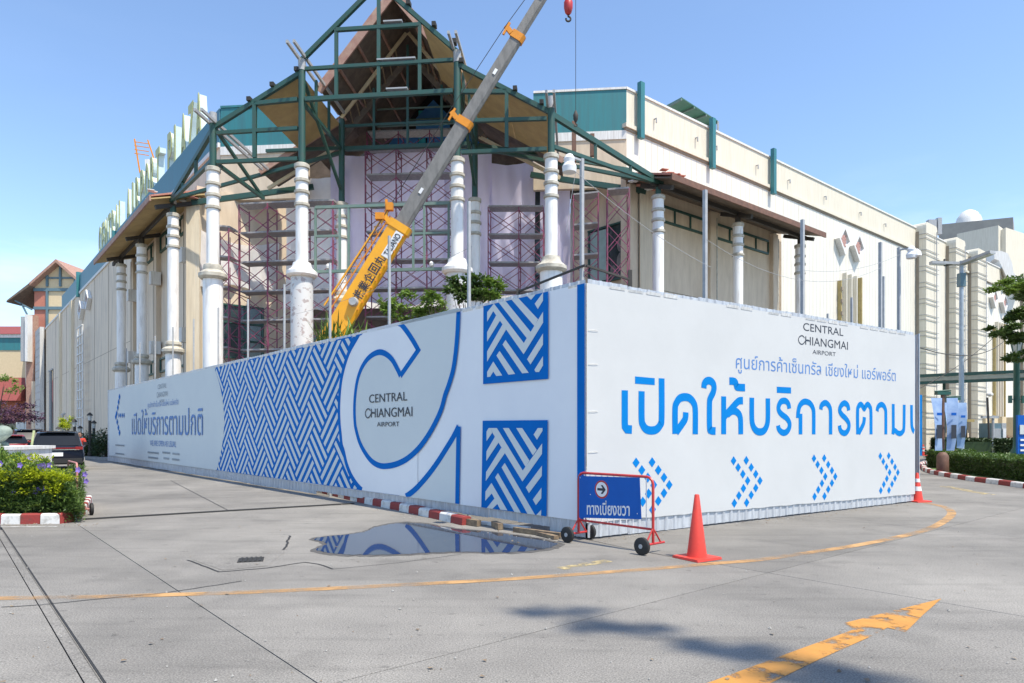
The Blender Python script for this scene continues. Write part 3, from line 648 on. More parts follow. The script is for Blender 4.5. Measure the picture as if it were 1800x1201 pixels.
# right facade: cladding panels, ledge, parapet, coping
def rwall(name, s0, s1, z0, z1, m, off=0, th=.12, parent=mall):
    mb = MB(); mb.wall(rs(s0), rs(s1), z0, z1, th, off); return part(name, mb, m, parent)
s = 0.0
while s < 92:
    w = .9 if s < 36 else 1.5
    z0 = 12.45 if s < 12.2 else 0
    rwall("cladding_panel", s + .008, s + w - .008, z0, 15.5, m_wall_white)
    mb = MB(); mb.wall(rs(s + w * .5), rs(s + w * .5 + .03), z0 + .02, 15.45, .03, .008); part("panel_rib", mb, m_wall_cream, mall)
    s += w
mb = MB(); mb.wall(rs(0), rs(92), 0, 15.4, .3, -.16); part("upper_wall", mb, m_wall_cream, mall)
rwall("ledge", -.1, 92, 15.5, 15.62, m_ledge, .05, .2); rwall("ledge", -.15, 92, 15.62, 15.8, m_wall_cream, .12, .3)
rwall("parapet", 0, 92, 15.8, TOP, m_wall_cream, 0, .3); rwall("coping", -.05, 92, TOP, TOP + .1, m_trim, .06, .4)
for s_ in (.6, 6.3, 12.3):
    mb = MB(); mb.wall(rs(s_), rs(s_ + .28), 15.25, TOP + .45, .22, .36); part("parapet_bracket", mb, m_teal, mall)
for s_ in (2, 5.3, 7, 11, 14.5, 19, 24, 28):
    mb = MB(); p = rs(s_, 16.6, 0); q = rs(s_, 16.6, .14); mb.tube([p, q, q - Vector((0, 0, .22))], .04, 6); part("weep_pipe", mb, m_grey, mall)
# lower rendered wall under the right canopy
def RP(s, off, z=0): return rs(s, z, off)
mb = MB(); mb.wall(RP(-.9, .75), RP(12.4, .75), 0, 13.2, .3); part("lower_wall", mb, m_wall_beige, mall)
mb = MB(); mb.wall(RP(12.4, .75), RP(12.4, 0), 0, 12.4, .25); part("wall_return", mb, m_wall_beige, mall)
for s0, s1 in ((.1, 5.0), (5.9, 10.9)):
    fr = MB()
    for z in (12.15, 11.45): fr.bar(RP(s0, .80, z), RP(s1, .80, z), .1, .1)
    f = part("transom_frame", fr, m_green, mall); n = 4
    for k in range(n + 1):
        mb = MB(); x = s0 + (s1 - s0) * k / n; mb.bar(RP(x, .80, 11.5), RP(x, .80, 12.1), .08); part("mullion", mb, m_green, f)
    for k in range(n):
        a = s0 + (s1 - s0) * k / n; mb = MB(); mb.wall(RP(a + .05, .77), RP(a + (s1 - s0) / n - .05, .77), 11.5, 12.1, .015); part("transom_panel", mb, m_wall_beige, f)
for z in (8.2, 6.9, 5.6, 4.3):
    mb = MB(); mb.wall(RP(-.8, .765), RP(12.4, .765), z, z + .03, .02); part("wall_groove", mb, m_ledge, mall)
for s_ in (-.6, 5.45, 11.4):
    mb = MB(); mb.wall(RP(s_ - .25, .75), RP(s_ + .25, .75), 0, 12.6, .3, .22); part("wall_pier", mb, m_wall_beige, mall)
    mb = MB(); mb.tube([RP(s_ + .4, .88, .2), RP(s_ + .4, .88, 12.4)], .06, 8); part("downpipe", mb, m_ring, mall, True)
    mb = MB(); mb.box(RP(s_ - .35, 1.05, 6.3), (.45, .3, .8), math.atan2(RD.y, RD.x)); part("wall_light_box", mb, m_trim, mall)
# pilasters with rung grids
for s_, w in ((33.8, 2.3), (40.2, 2.3), (45.6, 2.2), (61.2, 2.3)):
    mb = MB(); prof = []; p0 = rs(s_, 0, .75); 
    pts = [(0, 0)] + [(0, 17.0)] + [(.25 - .25 * math.cos(a), 17.3 + .45 * math.sin(a)) for a in (0, .5, 1.0, 1.57)] + [(w - .25 + .25 * math.cos(a), 17.3 + .45 * math.sin(a)) for a in (1.57, 1.0, .5, 0)] + [(w, 0)]
    vs = [rs(s_ + x, z, .75) for x, z in pts]; n_ = Vector((-RD.y, RD.x)); mb.prism(vs, (n_.x * 1.3, n_.y * 1.3, 0)); pil = part("pilaster", mb, m_wall_cream, mall)
    mb = MB(); mb.wall(rs(s_ - .03), rs(s_ + .0), 0, 17.1, .22, .24); part("pilaster_shade_strip", mb, m_ledge, pil)  # brown strip paints the shade on the pilaster's left side
    z = 1.5
    while z < 17:
        for dz in (0, .35):
            mb = MB(); mb.bar(rs(s_ - .05, z + dz, .8), rs(s_ + w + .2, z + dz, .8), .035); mb.bar(rs(s_ - .04, z + dz, .25), rs(s_ - .04, z + dz, .8), .035); part("rung", mb, m_grey, pil)
        z += 1.25
    mb = MB(); mb.bar(rs(s_ + 1.7, 1, .9), rs(s_ + 1.7, 17.2, .9), .05); part("rung_rail", mb, m_grey, pil)
# diamond ornaments
def ornament(P, s_, z, off, hw, hh, lab=None, lat=m_lattice):
    mb = MB(); pts = [(-hw, 0), (0, -hh), (hw, 0), (0, hh)]
    A = [P(s_ + x, z + y, off) for x, y in pts]; n_ = P(s_, z, off + .34) - P(s_, z, off); k = .74
    B = [P(s_ + x * k, z + y * k, off) for x, y in pts]
    for i in range(4):
        j = (i + 1) % 4; q = [A[i], A[j], B[j], B[i]]; mb.hexa(q, [x + n_ for x in q])
    o_ = part("diamond_ornament", mb, m_trim, mall)
    mb = MB(); mb.prism(B, n_ * .5); part("ornament_panel", mb, m_white, o_)
    mb = MB()
    for t in (-.55, -.28, 0, .28, .55):
        a = P(s_ + (t - (1 - abs(t)) ) * hw * .5 * k, z + (t + (1 - abs(t))) * hh * .5 * k, off + .2) ; b = P(s_ + (t + (1 - abs(t))) * hw * .5 * k, z + (t - (1 - abs(t))) * hh * .5 * k, off + .2)
        mb.bar(a, b, .05)
        a = P(s_ + (t - (1 - abs(t))) * hw * .5 * k, z - (t + (1 - abs(t))) * hh * .5 * k, off + .23); b = P(s_ + (t + (1 - abs(t))) * hw * .5 * k, z - (t - (1 - abs(t))) * hh * .5 * k, off + .23); mb.bar(a, b, .05)
    part("ornament_lattice", mb, lat, o_)
for s_, z in ((21.2, 14.15), (23.3, 14.05), (52.0, 14.2), (55.0, 14.1)): ornament(rs, s_, z, .02, .85, .98)
for s0 in (20.8, 52.3):
    for k in range(5):
        mb = MB(); mb.wall(rs(s0 + k * .75), rs(s0 + k * .75 + .12), 1.5, 12.1 - (.6 if k == 0 else 0), .25, .26); part("decorative_fin", mb, m_ochre if k in (0, 4) else m_wall_cream, mall)
    if s0 > 50:
        mb = MB(); mb.wall(rs(s0 + 1.1), rs(s0 + 3.0), 1, 11.8, .1, .12); part("fin_panel", mb, m_wall_beige, mall)
for k in range(24):
    if k % 2 == 0: mb = MB(); mb.wall(rs(20.75), rs(20.95), 2 + k * .4, 2.25 + k * .4, .1, .34); part("fin_notch", mb, m_ledge, mall)
mb = MB(); mb.wall(rs(14), rs(92), 0, 1.5, .1, .1); part("plinth", mb, m_wall_beige, mall)
for s_ in (46.8, 49, 51.5, 56):
    mb = MB(); mb.wall(rs(s_), rs(s_ + 1.2), 0, 3.0, .9, 1.0); part("buttress", mb, m_yelcream, mall)
# ducts on the far roof
mb = MB(); pts = [(u, v) for u, v in ((1748, 442), (1760, 441), (1772, 446), (1779, 462), (1782, 480), (1790, 490), (1800, 494), (1815, 492))]
A = [at(u, v, 66) for u, v in pts] + [at(u, v, 66) for u, v in ((1815, 500), (1790, 502), (1772, 492), (1764, 475), (1756, 458), (1748, 455))]
mb.prism(A, (1.2, 3.2, 0)); duct = part("roof_duct", mb, m_trim, mall)
# chamfered upper walls either side of the gable
for a0, a1 in ((-10.0, -5.6), (5.3, 9.6)):
    for nm, z0, z1, m, off in (("upper_wall", 12.9, 15.1, m_wall_beige, 0), ("white_band", 15.1, 15.5, m_trim, .05), ("teal_band", 15.5, TOP, m_teal, .02), ("coping", TOP, TOP + .1, m_trim if a0 > 0 else m_teal, .06)):
        mb = MB(); mb.wall(W(a0, 7.1), W(a1, 7.1), z0, z1, .25, off); part(nm, mb, m, mall)
mb = MB(); mb.prism([W(-7, 9.7, .02), W(7, 9.7, .02), W(7, 22, .02), W(-7, 22, .02)], (0, 0, .05)); part("bounce_floor", mb, m_trim, mall)  # unseen white floor added to bounce light onto the backs of the tarpaulins
# flat roof deck, left open behind the entrance so light reaches the tarpaulins
for P_ in ([W(-9.8, 7.4, 16.4), W(-7, 7.4, 16.4), W(-7, 22, 16.4), lsP(21, 16.4, -.4)], [W(7, 7.4, 16.4), W(9.4, 7.4, 16.4), rs(21, 16.4, -.4), W(7, 22, 16.4)], [lsP(21, 16.4, -.4), W(-7, 22, 16.4), W(7, 22, 16.4), rs(21, 16.4, -.4), rs(90, 16.4, -.4), lsP(90, 16.4, -.4)]):
    mb = MB(); mb.prism(P_, (0, 0, -.2)); part("roof_deck", mb, m_concrete, mall)
for p_, q_ in (((-7, 22), (7, 22)), ((-7, 9.7), (-7, 22)), ((7, 22), (7, 9.7))):
    mb = MB(); mb.wall(W(*p_), W(*q_), 0, 16.5, .2); part("bounce_wall", mb, m_trim, mall)  # unseen pale walls added around the opening to throw daylight behind the tarpaulins
mb = MB(); mb.wall(W(5.1, 8.0), W(5.75, 8.0), 7.6, 14.6, .06); part("glass_strip", mb, m_glass, mall)
# entrance recess walls
def rec(name, a, b, c, d, z0, z1, m, off=0, th=.3):
    mb = MB(); mb.wall(W(a, b), W(c, d), z0, z1, th, off); return part(name, mb, m, mall)
rec("entrance_wall", -10.5, 5.85, -7.2, 9.35, 0, 13.2, m_wall_beige); rec("entrance_wall", 7.2, 9.35, 10.3, 6.4, 0, 13.2, m_wall_beige)
rec("entrance_back_wall", -7.2, 9.6, 7.2, 9.6, 0, 7.2, m_wall_beige)
rec("corner_pier", -10.9, 5.7, -10.3, 5.8, 0, 12.6, m_cream2, .12, .5); rec("corner_pier", 10.1, 6.2, 10.75, 6.35, 0, 12.4, m_cream2, .12, .5)
rec("fascia_band", -7.1, 9.3, 7.1, 9.3, 6.9, 7.9, m_soffd, .02, .1)
for a in range(-6, 7, 2):
    f = part("entrance_window", MB().wall(W(a - .95, 9.38), W(a + .95, 9.38), 2.2, 6.6, .08), m_glass, mall)
    mb = MB(); mb.bar(W(a - .98, 9.25, 2.2), W(a - .98, 9.25, 6.6), .09); mb.bar(W(a - .95, 9.25, 4.4), W(a + .95, 9.25, 4.4), .07); part("window_frame", mb, m_green, f)
# windows in the recess walls
def window(P, d, w, z0, z1, cols, rows, extra=None):
    d = Vector(d).normalized(); n = Vector((d.y, -d.x)); n = -n if n.dot(P) < 0 else n; n = -n; Q = lambda x, z, off: Vector((P.x + d.x * x + n.x * off, P.y + d.y * x + n.y * off, z))
    mb = MB(); mb.hexa([Q(0, z0, .02), Q(w, z0, .02), Q(w, z0, .05), Q(0, z0, .05)], [Q(0, z1, .02), Q(w, z1, .02), Q(w, z1, .05), Q(0, z1, .05)]); win = part("window", mb, m_glass, mall)
    for k in range(cols + 1): mb = MB(); x = w * k / cols; mb.bar(Q(x, z0, .08), Q(x, z1, .08), .09); part("mullion", mb, m_green, win)
    for k in range(rows + 1): mb = MB(); z = z0 + (z1 - z0) * k / rows; mb.bar(Q(-.04, z, .095), Q(w + .04, z, .095), .08); part("transom", mb, m_green, win)
    return Q, win
Pl = W(-10.5, 5.85) ; dl = (W(-7.2, 9.35) - Pl).xy
window(Pl.xy + Vector(dl).normalized() * .5, dl, 2.6, 5.2, 7.75, 3, 3)
Pr = W(10.3, 6.4); dr = (W(7.2, 9.35) - Pr).xy
Q, wr = window(Pr.xy + Vector(dr).normalized() * .75, dr, 2.5, 8.7, 11.3, 2, 1)
mb = MB(); mb.hexa([Q(1.35, 8.8, .05), Q(2.4, 8.8, .05), Q(2.4, 8.8, .07), Q(1.35, 8.8, .07)], [Q(1.35, 11.2, .05), Q(2.4, 11.2, .05), Q(2.4, 11.2, .07), Q(1.35, 11.2, .07)]); part("pale_blind", mb, mat("pale blind", (.35, .48, .46, 1), rough=.6), wr)
mb = MB()
for (x, z, rx, rz) in ((.5, 10.3, .22, .36), (.45, 9.5, .3, .45), (.95, 9.1, .2, .3)):
    mb.poly([Q(x + rx * math.cos(a * .52), z + rz * math.sin(a * .52), .075 + .001 * rx) for a in range(12)])
part("poster_shapes", mb, mat("dusky poster print", (.22, .2, .2, 1), (.1, .1, .1, 1), .6, 3), wr)
# ------------- left wing
mb = MB(); mb.wall(lsP(112, 0), lsP(0, 0), 0, 15.5, .3, 0); lw = part("left_wall", mb, m_wall_left, mall)
mb = MB(); mb.wall(lsP(112), lsP(0), 15.5, 15.72, .3, .1); part("white_band", mb, m_trim, mall)
for a, b, h in ((0, 27, 0), (27.02, 60, .0), (60.02, 112, -1.6)):
    mb = MB(); mb.wall(lsP(b), lsP(a), 15.72, TOP + h, .3, .03); part("teal_band", mb, m_teal2, mall)
mb = MB(); mb.wall(lsP(46.4), lsP(46), 15.2, TOP + .3, .5, .3); part("parapet_bracket", mb, m_teal, mall)
mb = MB(); mb.wall(lsP(27.1), lsP(26.8), 15.3, TOP + .1, .4, .25); part("parapet_bracket", mb, m_teal, mall)
for s_, w in ((50, 1.6), (60, 1.2)):
    mb = MB(); mb.wall(lsP(s_ + w), lsP(s_), 0, 15.4, .3, .28); part("left_pilaster", mb, m_cream2, mall)
mb = MB(); mb.wall(lsP(83.2), lsP(77), 0, 15.8, .5, .7); lp = part("left_pilaster", mb, m_ringp, mall)
for z in range(1, 16):
    mb = MB(); mb.wall(lsP(83.2), lsP(77), z, z + .06, .04, .73); part("panel_joint", mb, m_grey, lp)
for s_ in (30, 37, 44, 56, 66):
    mb = MB(); mb.wall(lsP(s_ + .06), lsP(s_), 0, 15.4, .04, .02); part("wall_groove", mb, m_ledge, mall)
for z in (8.2,):
    mb = MB(); mb.wall(lsP(76), lsP(14), z, z + .03, .03, .008); part("wall_groove", mb, m_ledge, mall)
for s_, z in ((39.6, 13.9), (43.8, 13.5)): ornament(lsP, s_, z, .02, 1.2, .95)
# white cage grid on the left wall
cage = MB()
for x in (0, 1.6, 3.2): cage.bar(lsP(39.5 + x, 1, .6), lsP(39.5 + x, 11.6, .6), .12)
cg = part("wall_trellis", cage, m_trim, mall)
for k in range(13):
    mb = MB(); mb.bar(lsP(39.4, 1.2 + k * .86, .66), lsP(42.8, 1.2 + k * .86, .66), .09); part("trellis_bar", mb, m_trim, cg)
for s_, w, z0, z1, m in ((68.5, 4.5, 0, 9.5, m_glass), (57, 2.4, .2, 3.6, m_wall_left)):
    mb = MB(); mb.wall(lsP(s_ + w), lsP(s_), z0, z1, .06, .05); d_ = part("tall_window", mb, m, mall)
    mb = MB(); mb.bar(lsP(s_ + w / 2, z0, .1), lsP(s_ + w / 2, z1, .1), .14); mb.bar(lsP(s_, z1, .1), lsP(s_ + w, z1, .1), .16); part("window_frame", mb, m_grey, d_)
# left lower wall under the canopy (1.2 m ahead of the upper wall)
LQ = lambda s_, z=0, off=0: lsP(s_, z, 1.15 + off)
mb = MB(); mb.wall(LQ(15), LQ(-.2), 0, 12.9, .3); part("lower_wall", mb, m_wall_left, mall)
mb = MB(); mb.wall(lsP(15), LQ(15), 0, 12.6, .3); part("wall_return", mb, m_wall_left, mall)
for s0, s1 in ((1.2, 6.6), (7.6, 12.6)):
    fr = MB()
    for z in (12.35, 11.5, 5.6, 4.9): fr.bar(LQ(s0, z, .05), LQ(s1, z, .05), .1)
    f = part("transom_frame", fr, m_green, mall)
    for k in range(5):
        x = s0 + (s1 - s0) * k / 4; mb = MB(); mb.bar(LQ(x, 11.5, .05), LQ(x, 12.35, .05), .08); part("mullion", mb, m_green, f); mb = MB(); mb.bar(LQ(x, 4.9, .05), LQ(x, 5.6, .05), .08); part("mullion", mb, m_green, f)
for s_ in (.4, 6.7, 12.8):
    mb = MB(); mb.wall(LQ(s_ + .5), LQ(s_), 0, 12.6, .3, .25); part("wall_pier", mb, m_wall_beige, mall)
    mb = MB(); mb.tube([LQ(s_ + .8, .2, .15), LQ(s_ + .8, 12.3, .15)], .07, 8); part("downpipe", mb, m_ledge, mall, True)
    for z in (6.2, 10):
        mb = MB(); mb.box(LQ(s_ - .2, z, .35), (.5, .35, .7), .8); part("wall_light_box", mb, m_trim, mall)
# small rooftop things on the mall
def roofthing(name, mb, m, label, cat): return solo(name, mb, m, label, cat)

# ------------------------------------------------------------------ columns
def column(parent, p, ztop, zcol, r=.265, post=None, rb=.40, mbase=None):
    c = Vector((p.x, p.y, 0)); mb = MB()
    mb.lathe((0, 0, 0), [(r, zcol), (r, ztop)], 24); o_ = part("column", mb, m_column, parent, True, world=False, loc=c - base(parent))
    for k, (dz, h) in enumerate(((0, .16), (-.52, .12), (-.95, .12), (-1.42, .12))):
        mb = MB(); mb.lathe((0, 0, ztop + dz), [(r + .01, 0), (r + .052, .03), (r + .052, h), (r + .01, h + .03)], 24); part("ring", mb, m_ring, o_, True, world=False)
    mb = MB(); mb.lathe((0, 0, zcol), [(rb + .08, -.12), (rb + .16, -.04), (rb + .16, .08), (rb - .02, .22), (r + .12, .30), (r + .1, .42), (r + .01, .46)], 24); part("collar", mb, m_ring if not mbase else m_column, o_, True, world=False)
    mb = MB(); mb.lathe((0, 0, 0), [(rb, 0), (rb, zcol - .12)], 24); part("shaft_base", mb, mbase or m_column, o_, True, world=False)
    return o_
m_tilecol = mat("tiled shaft", (.66, .66, .65, 1), (.42, .36, .35, 1), .5, 5, lo=.55, hi=.6)
portico = thing("entrance_portico", "half dismantled green steel entrance portico with tan soffits on tall white columns", "portico", W(0, 0))
FR = {}
for nm, a, b in (("D", -6.45, 0), ("E", -2.95, 0), ("F", 2.95, 0), ("G", 6.4, 0), ("K", -2.95, 4.35), ("L", 2.95, 4.35)):
    FR[nm] = (a, b); z = 11.45 if b == 0 else 11.45
    column(portico, W(a, b), z, 7.5 if b == 0 else 7.3, .23, rb=.36 if nm in "DKL" else .41, mbase=m_tilecol if nm in "EF" else None)
GS = .15
def beam(p, q, w=GS, h=None, m=m_green, name="beam", parent=portico): mb = MB(); mb.bar(p, q, w * .86, h and h * .86); return part(name, mb, m, parent)
# posts on the columns
for nm, zt in (("D", 13.3), ("E", 15.15), ("F", 15.15), ("G", 13.3), ("K", 15.3), ("L", 15.3)):
    a, b = FR[nm]; mb = MB(); mb.tube([W(a, b, 11.5), W(a, b, zt)], .13, 12); pp = part("post", mb, m_green, portico, True)
    if b == 0: mb = MB(); mb.tube([W(a, b, zt), W(a, b, zt + .42)], .14, 12); part("post_cap", mb, m_grey, pp, True)
# central front gable
slope = (18.25 - 15.55) / 2.95; zg = lambda a: 18.25 - slope * abs(a)
for sg in (-1, 1): beam(W(sg * 3.0, .0, zg(3.0)), W(sg * .08, 0, zg(.08)), .17, .18)
for a in (-1.62, 0, 1.55): beam(W(a, 0, 14.15), W(a, 0, zg(a) - .1), .145)
beam(W(-1.62, -.01, 16.6), W(1.55, -.01, 16.62), .15); beam(W(-2.8, -.02, 15.2), W(2.8, -.02, 15.25), .14); beam(W(-2.8, -.03, 14.05), W(2.8, -.03, 14.1), .18)
for a0, a1, z in ((.2, .9, 16.78), (-.05, 1.4, 15.38), (.3, 1.1, 14.28)): beam(W(a0, -.02, z), W(a1, -.02, z), .2, .06, m_grey, "plank")
# side bays D-E and F-G
for a0, a1 in ((-6.45, -2.95), (6.4, 2.95)):
    beam(W(a0, 0, 13.15), W(a1, 0, 15.1), .17, .19); sg = 1 if a1 > a0 else -1; e = .16 * sg
    am = (a0 + a1) / 2 - .1 * sg
    beam(W(a0 + e, 0, 12.95), W(a1 - e, 0, 13.0), .15); beam(W(a0 + e, 0, 11.85), W(a1 - e, 0, 11.85), .16); beam(W(am, 0, 11.95), W(am, 0, 14.05), .16)
    x0 = am; beam(W(x0, 0, 14.0), W(a1 - e, 0, 14.08), .17)
# longitudinal members
for a, z in ((-6.45, 13.35), (-2.95, 15.65), (2.95, 15.65), (6.4, 13.4)):
    for d in (-.13, .13): beam(W(a + d, -1.05, z + .02), W(a + d, 4.35, z - .1), .1, .13, m_grey, "ridge_channel")
for a in (-6.45, -2.95, 2.95, 6.4):
    z = 14.0 if abs(a) < 4 else 11.9
    beam(W(a, .14, z), W(a, 4.2, z), .15)
for a, z0, z1 in ((-6.45, 13.2, 11.9), (-2.95, 14.9, 12.2), (2.95, 14.9, 12.2)): beam(W(a, .14, z0), W(a, 4.2, z1), .13)
for a in (-2.95, 2.95):
    for b in (1.4, 2.8): beam(W(a, b, 14.08), W(a, b, 15.5), .12)
# sloping side trusses D-C and G-H, eave beams to the inner posts
Cc, Hc = W(-11.2, 4.9), W(10.95, 4.85)
for P0, P1 in ((W(-6.45, 0), Cc), (W(6.4, 0), Hc)):
    at_ = lambda t, za, zb_: Vector((P0.x + (P1.x - P0.x) * t, P0.y + (P1.y - P0.y) * t, za + (zb_ - za) * t))
    beam(at_(.0, 13.1, 12.2), at_(1, 13.1, 12.2), .17, .24); beam(at_(.02, 11.95, 12.15), at_(.95, 11.95, 12.15), .16)
    for t in (.36, .68): beam(at_(t, 12, 12.1), at_(t, 13.05, 12.15), .13)
beam(W(-11.2, 4.9, 12.25), W(-2.95, 4.35, 13.85), .16); beam(W(11, 4.85, 12.2), W(2.95, 4.35, 13.85), .16)
beam(W(-10.6, 5.6, 12.3), W(-5.2, 6.8, 13.3), .2, .28); beam(W(10.4, 6.1, 12.3), W(5.2, 6.8, 13.5), .2, .28)
# inner frame between K and L
beam(W(-2.8, 4.35, 14.0), W(2.8, 4.35, 14.0), .2); beam(W(-2.8, 4.35, 15.0), W(2.8, 4.35, 15.02), .12)
for a in (-1.5, 0, 1.5): beam(W(a, 4.35, 14.1), W(a, 4.35, 18.4 - abs(a) * 1.2), .12)
for z, w in ((15.9, .07), (16.7, .07)): beam(W(-2 , 6.5, z), W(2.4, 6.5, z), w, None, m_greenl)
beam(W(-6.4, 4.35, 14.05), W(-3.1, 4.35, 14.05), .15); beam(W(3.1, 4.35, 13.95), W(9.8, 6.9, 13.6), .14)
for sg in (-1, 1):
    beam(W(sg * 2.95, 4.3, 15.35), W(sg * .05, 4.3, 18.9), .08, .16, m_yelcream, "rafter"); beam(W(sg * 3.2, 4.9, 14.6), W(sg * .05, 4.9, 18.2), .12, .3, m_soffd, "rafter")
    for k in range(8):
        t = .12 + k * .1; beam(W(sg * 2.95 * (1 - t), 4.3, 15.35 + 3.55 * t), W(sg * 2.95 * (1 - t), 4.9, 14.9 + 3.4 * t), .06, None, m_wood, "batten")
# old sign frame hanging between the two middle columns
zs = (10.15, 9.05, 7.7)
for z in (zs[0], zs[2]): beam(W(-2.6, .45, z), W(2.6, .45, z), .13, None, m_greenl, "sign_frame_rail")
for a in (-2.6, -1.65, -1.3, 1.2, 1.62, 2.55): beam(W(a, .45, zs[2]), W(a, .45, zs[0]), .1, None, m_greenl, "sign_frame_post")
beam(W(-2.6, .45, zs[1]), W(-1.65, .45, zs[1]), .1, None, m_greenl, "sign_frame_rail"); beam(W(1.2, .45, zs[1]), W(2.55, .45, zs[1]), .1, None, m_greenl, "sign_frame_rail")
for a in (-2.1, 1.9): mb = MB(); mb.lathe(W(a, .45, zs[2] + .07), [(.02, 0), (.09, .05), (.1, .14), (.05, .22)], 10); part("lamp_globe", mb, m_trim, portico, True)
# purlin stubs on the rafters
for a0, z0, a1, z1, ts in ((-6.45, 13.15, -2.95, 15.1, (.42, .68, .95)), (6.4, 13.15, 2.95, 15.1, (.1, .38, .6, .95)), (3.0, 15.6, 0, 18.25, (.3, .62, .05))):
    for t in ts: x = a0 + (a1 - a0) * t; z = z0 + (z1 - z0) * t; mb = MB(); mb.bar(W(x, -.16, z + .17), W(x, .12, z + .17), .15, .15); part("purlin_stub", mb, m_dark, portico)
# soffits still in place
def sheet(name, P, m, th=.05, parent=portico): mb = MB(); mb.prism(P, (0, 0, th)); return part(name, mb, m, parent)
zt = lambda a: 15.12 - (abs(a) - 2.95) * (2.0 / 3.5)
sheet("soffit", [W(-4.85, .12, zt(4.85)), W(-3.05, .12, zt(3.05)), W(-3.05, 4.3, zt(3.05)), W(-4.85, 4.3, zt(4.85))], m_soffit)
for a0, a1 in ((3.08, 4.7), (4.71, 6.3)): sheet("soffit", [W(a0, .12, zt(a0)), W(a1, .12, zt(a1)), W(a1, 4.3, zt(a1)), W(a0, 4.3, zt(a0))], m_soffit)
sheet("soffit", [W(1.62, .12, zg(1.62) - .1), W(2.9, .12, zg(2.9) - .1), W(2.9, 4.3, zg(2.9) - .1), W(1.5, 4.3, zg(1.5) - .1)], m_soffit)
# high gable roof behind, with purlins
hi = lambda a: 19.2 - abs(a) * 1.22
for sg in (-1, 1):
    P = [W(sg * .02, 2.05, hi(0)), W(sg * 3.05, 2.05, hi(3.05)), W(sg * 3.05, 9.9, hi(3.05)), W(sg * .02, 9.9, hi(0))]; rf = sheet("high_roof", P, m_soffd, .09)
    P = [p + Vector((0, 0, .1)) for p in P]; mb = MB(); mb.prism(P, (0, 0, .08)); part("roof_covering", mb, m_barge, rf)
    for t in (.25, .5, .75):
        a = sg * 3.05 * t; mb = MB(); mb.bar(W(a, 2.1, hi(a) - .06), W(a, 9, hi(a) - .06), .08, .1); part("purlin", mb, m_barge, rf)
    mb = MB(); mb.bar(W(sg * .02, 2.0, hi(0) - .03), W(sg * 3.1, 2.0, hi(3.1) - .03), .08, .34); part("barge_board", mb, m_barge, rf)
    # lower tier behind
    lo_ = lambda a: 15.3 - (abs(a) - 2.95) * .57
    P = [W(sg * 2.8, 4.5, lo_(2.8)), W(sg * 6.7, 4.5, lo_(6.7)), W(sg * 6.7, 6.3, lo_(6.7)), W(sg * 2.8, 6.3, lo_(2.8))]; rf = sheet("low_roof", P, m_soffd, .09)
    mb = MB(); mb.bar(W(sg * 2.8, 4.45, lo_(2.8) + .03), W(sg * 6.75, 4.45, lo_(6.75) + .03), .07, .24); part("barge_board", mb, m_barge, rf)
    mb = MB(); mb.bar(W(sg * 3.05, 4.95, 14.55), W(sg * 6.6, 4.95, 12.6), .1, .14, ); part("rafter", mb, m_yelcream, rf)
# gable end wall with glazing
gl = part("gable_wall", MB().prism([W(-5.6, 9.75, 15.55), W(5.6, 9.75, 15.55), W(5.6, 9.75, 17.3), W(3.2, 9.75, 17.3), W(0, 9.75, 19.2), W(-3.2, 9.75, 17.3), W(-5.6, 9.75, 17.3)], tuple(W(0, .2) - W(0, 0))), m_dark, mall)
def gp(name, a0, a1, z0, z1, m, b=9.6): part(name, MB().wall(W(a0, b), W(a1, b), z0, z1, .08), m, gl)
for a in (-3.1, .35 - .9, 1.9 + .75): gp("turquoise_pillar", a - .18, a + .18, 15.6, 18.0, m_turq, 9.5)
for a0, a1 in ((-2.85, -.8), (-.3, 2.4)): gp("glazing", a0, a1, 15.65, 17.0, m_blueglass)
part("blue_gable", MB().prism([W(-.85, 9.45, 16.6), W(.9, 9.45, 16.6), W(.9, 9.45, 17.6), W(.05, 9.45, 18.5), W(-.85, 9.45, 17.6)], tuple(W(0, .1) - W(0, 0))), m_blueglass, gl)
for z in (16.9, 17.2): part("glazing_bar", MB().bar(W(-.85, 9.42, z), W(.9, 9.42, z), .05), m_turq, gl)
for a0, a1 in ((-7.2, -1.9), (1.9, 7.2)): part("gable_infill", MB().wall(W(a0, 9.3), W(a1, 9.3), 13.2, 15.6, .1), m_soffd, gl)
part("gable_infill", MB().wall(W(-1.9, 9.3), W(1.9, 9.3), 14.9, 15.6, .1), m_soffd, gl)
for z in (15.95, 16.75, 17.5): part("glazing_bar", MB().bar(W(-3.4, 9.4, z), W(3.4, 9.4, z), .07), m_greenl, gl)
sheet("inner_soffit", [W(-5.2, 5.6, 14.9), W(-2.6, 5.6, 16.6), W(-2.6, 9.5, 16.6), W(-5.2, 9.5, 14.9)], m_soffd); sheet("inner_soffit", [W(5.2, 5.6, 14.9), W(2.6, 5.6, 16.6), W(2.6, 9.5, 16.6), W(5.2, 9.5, 14.9)], m_soffd)
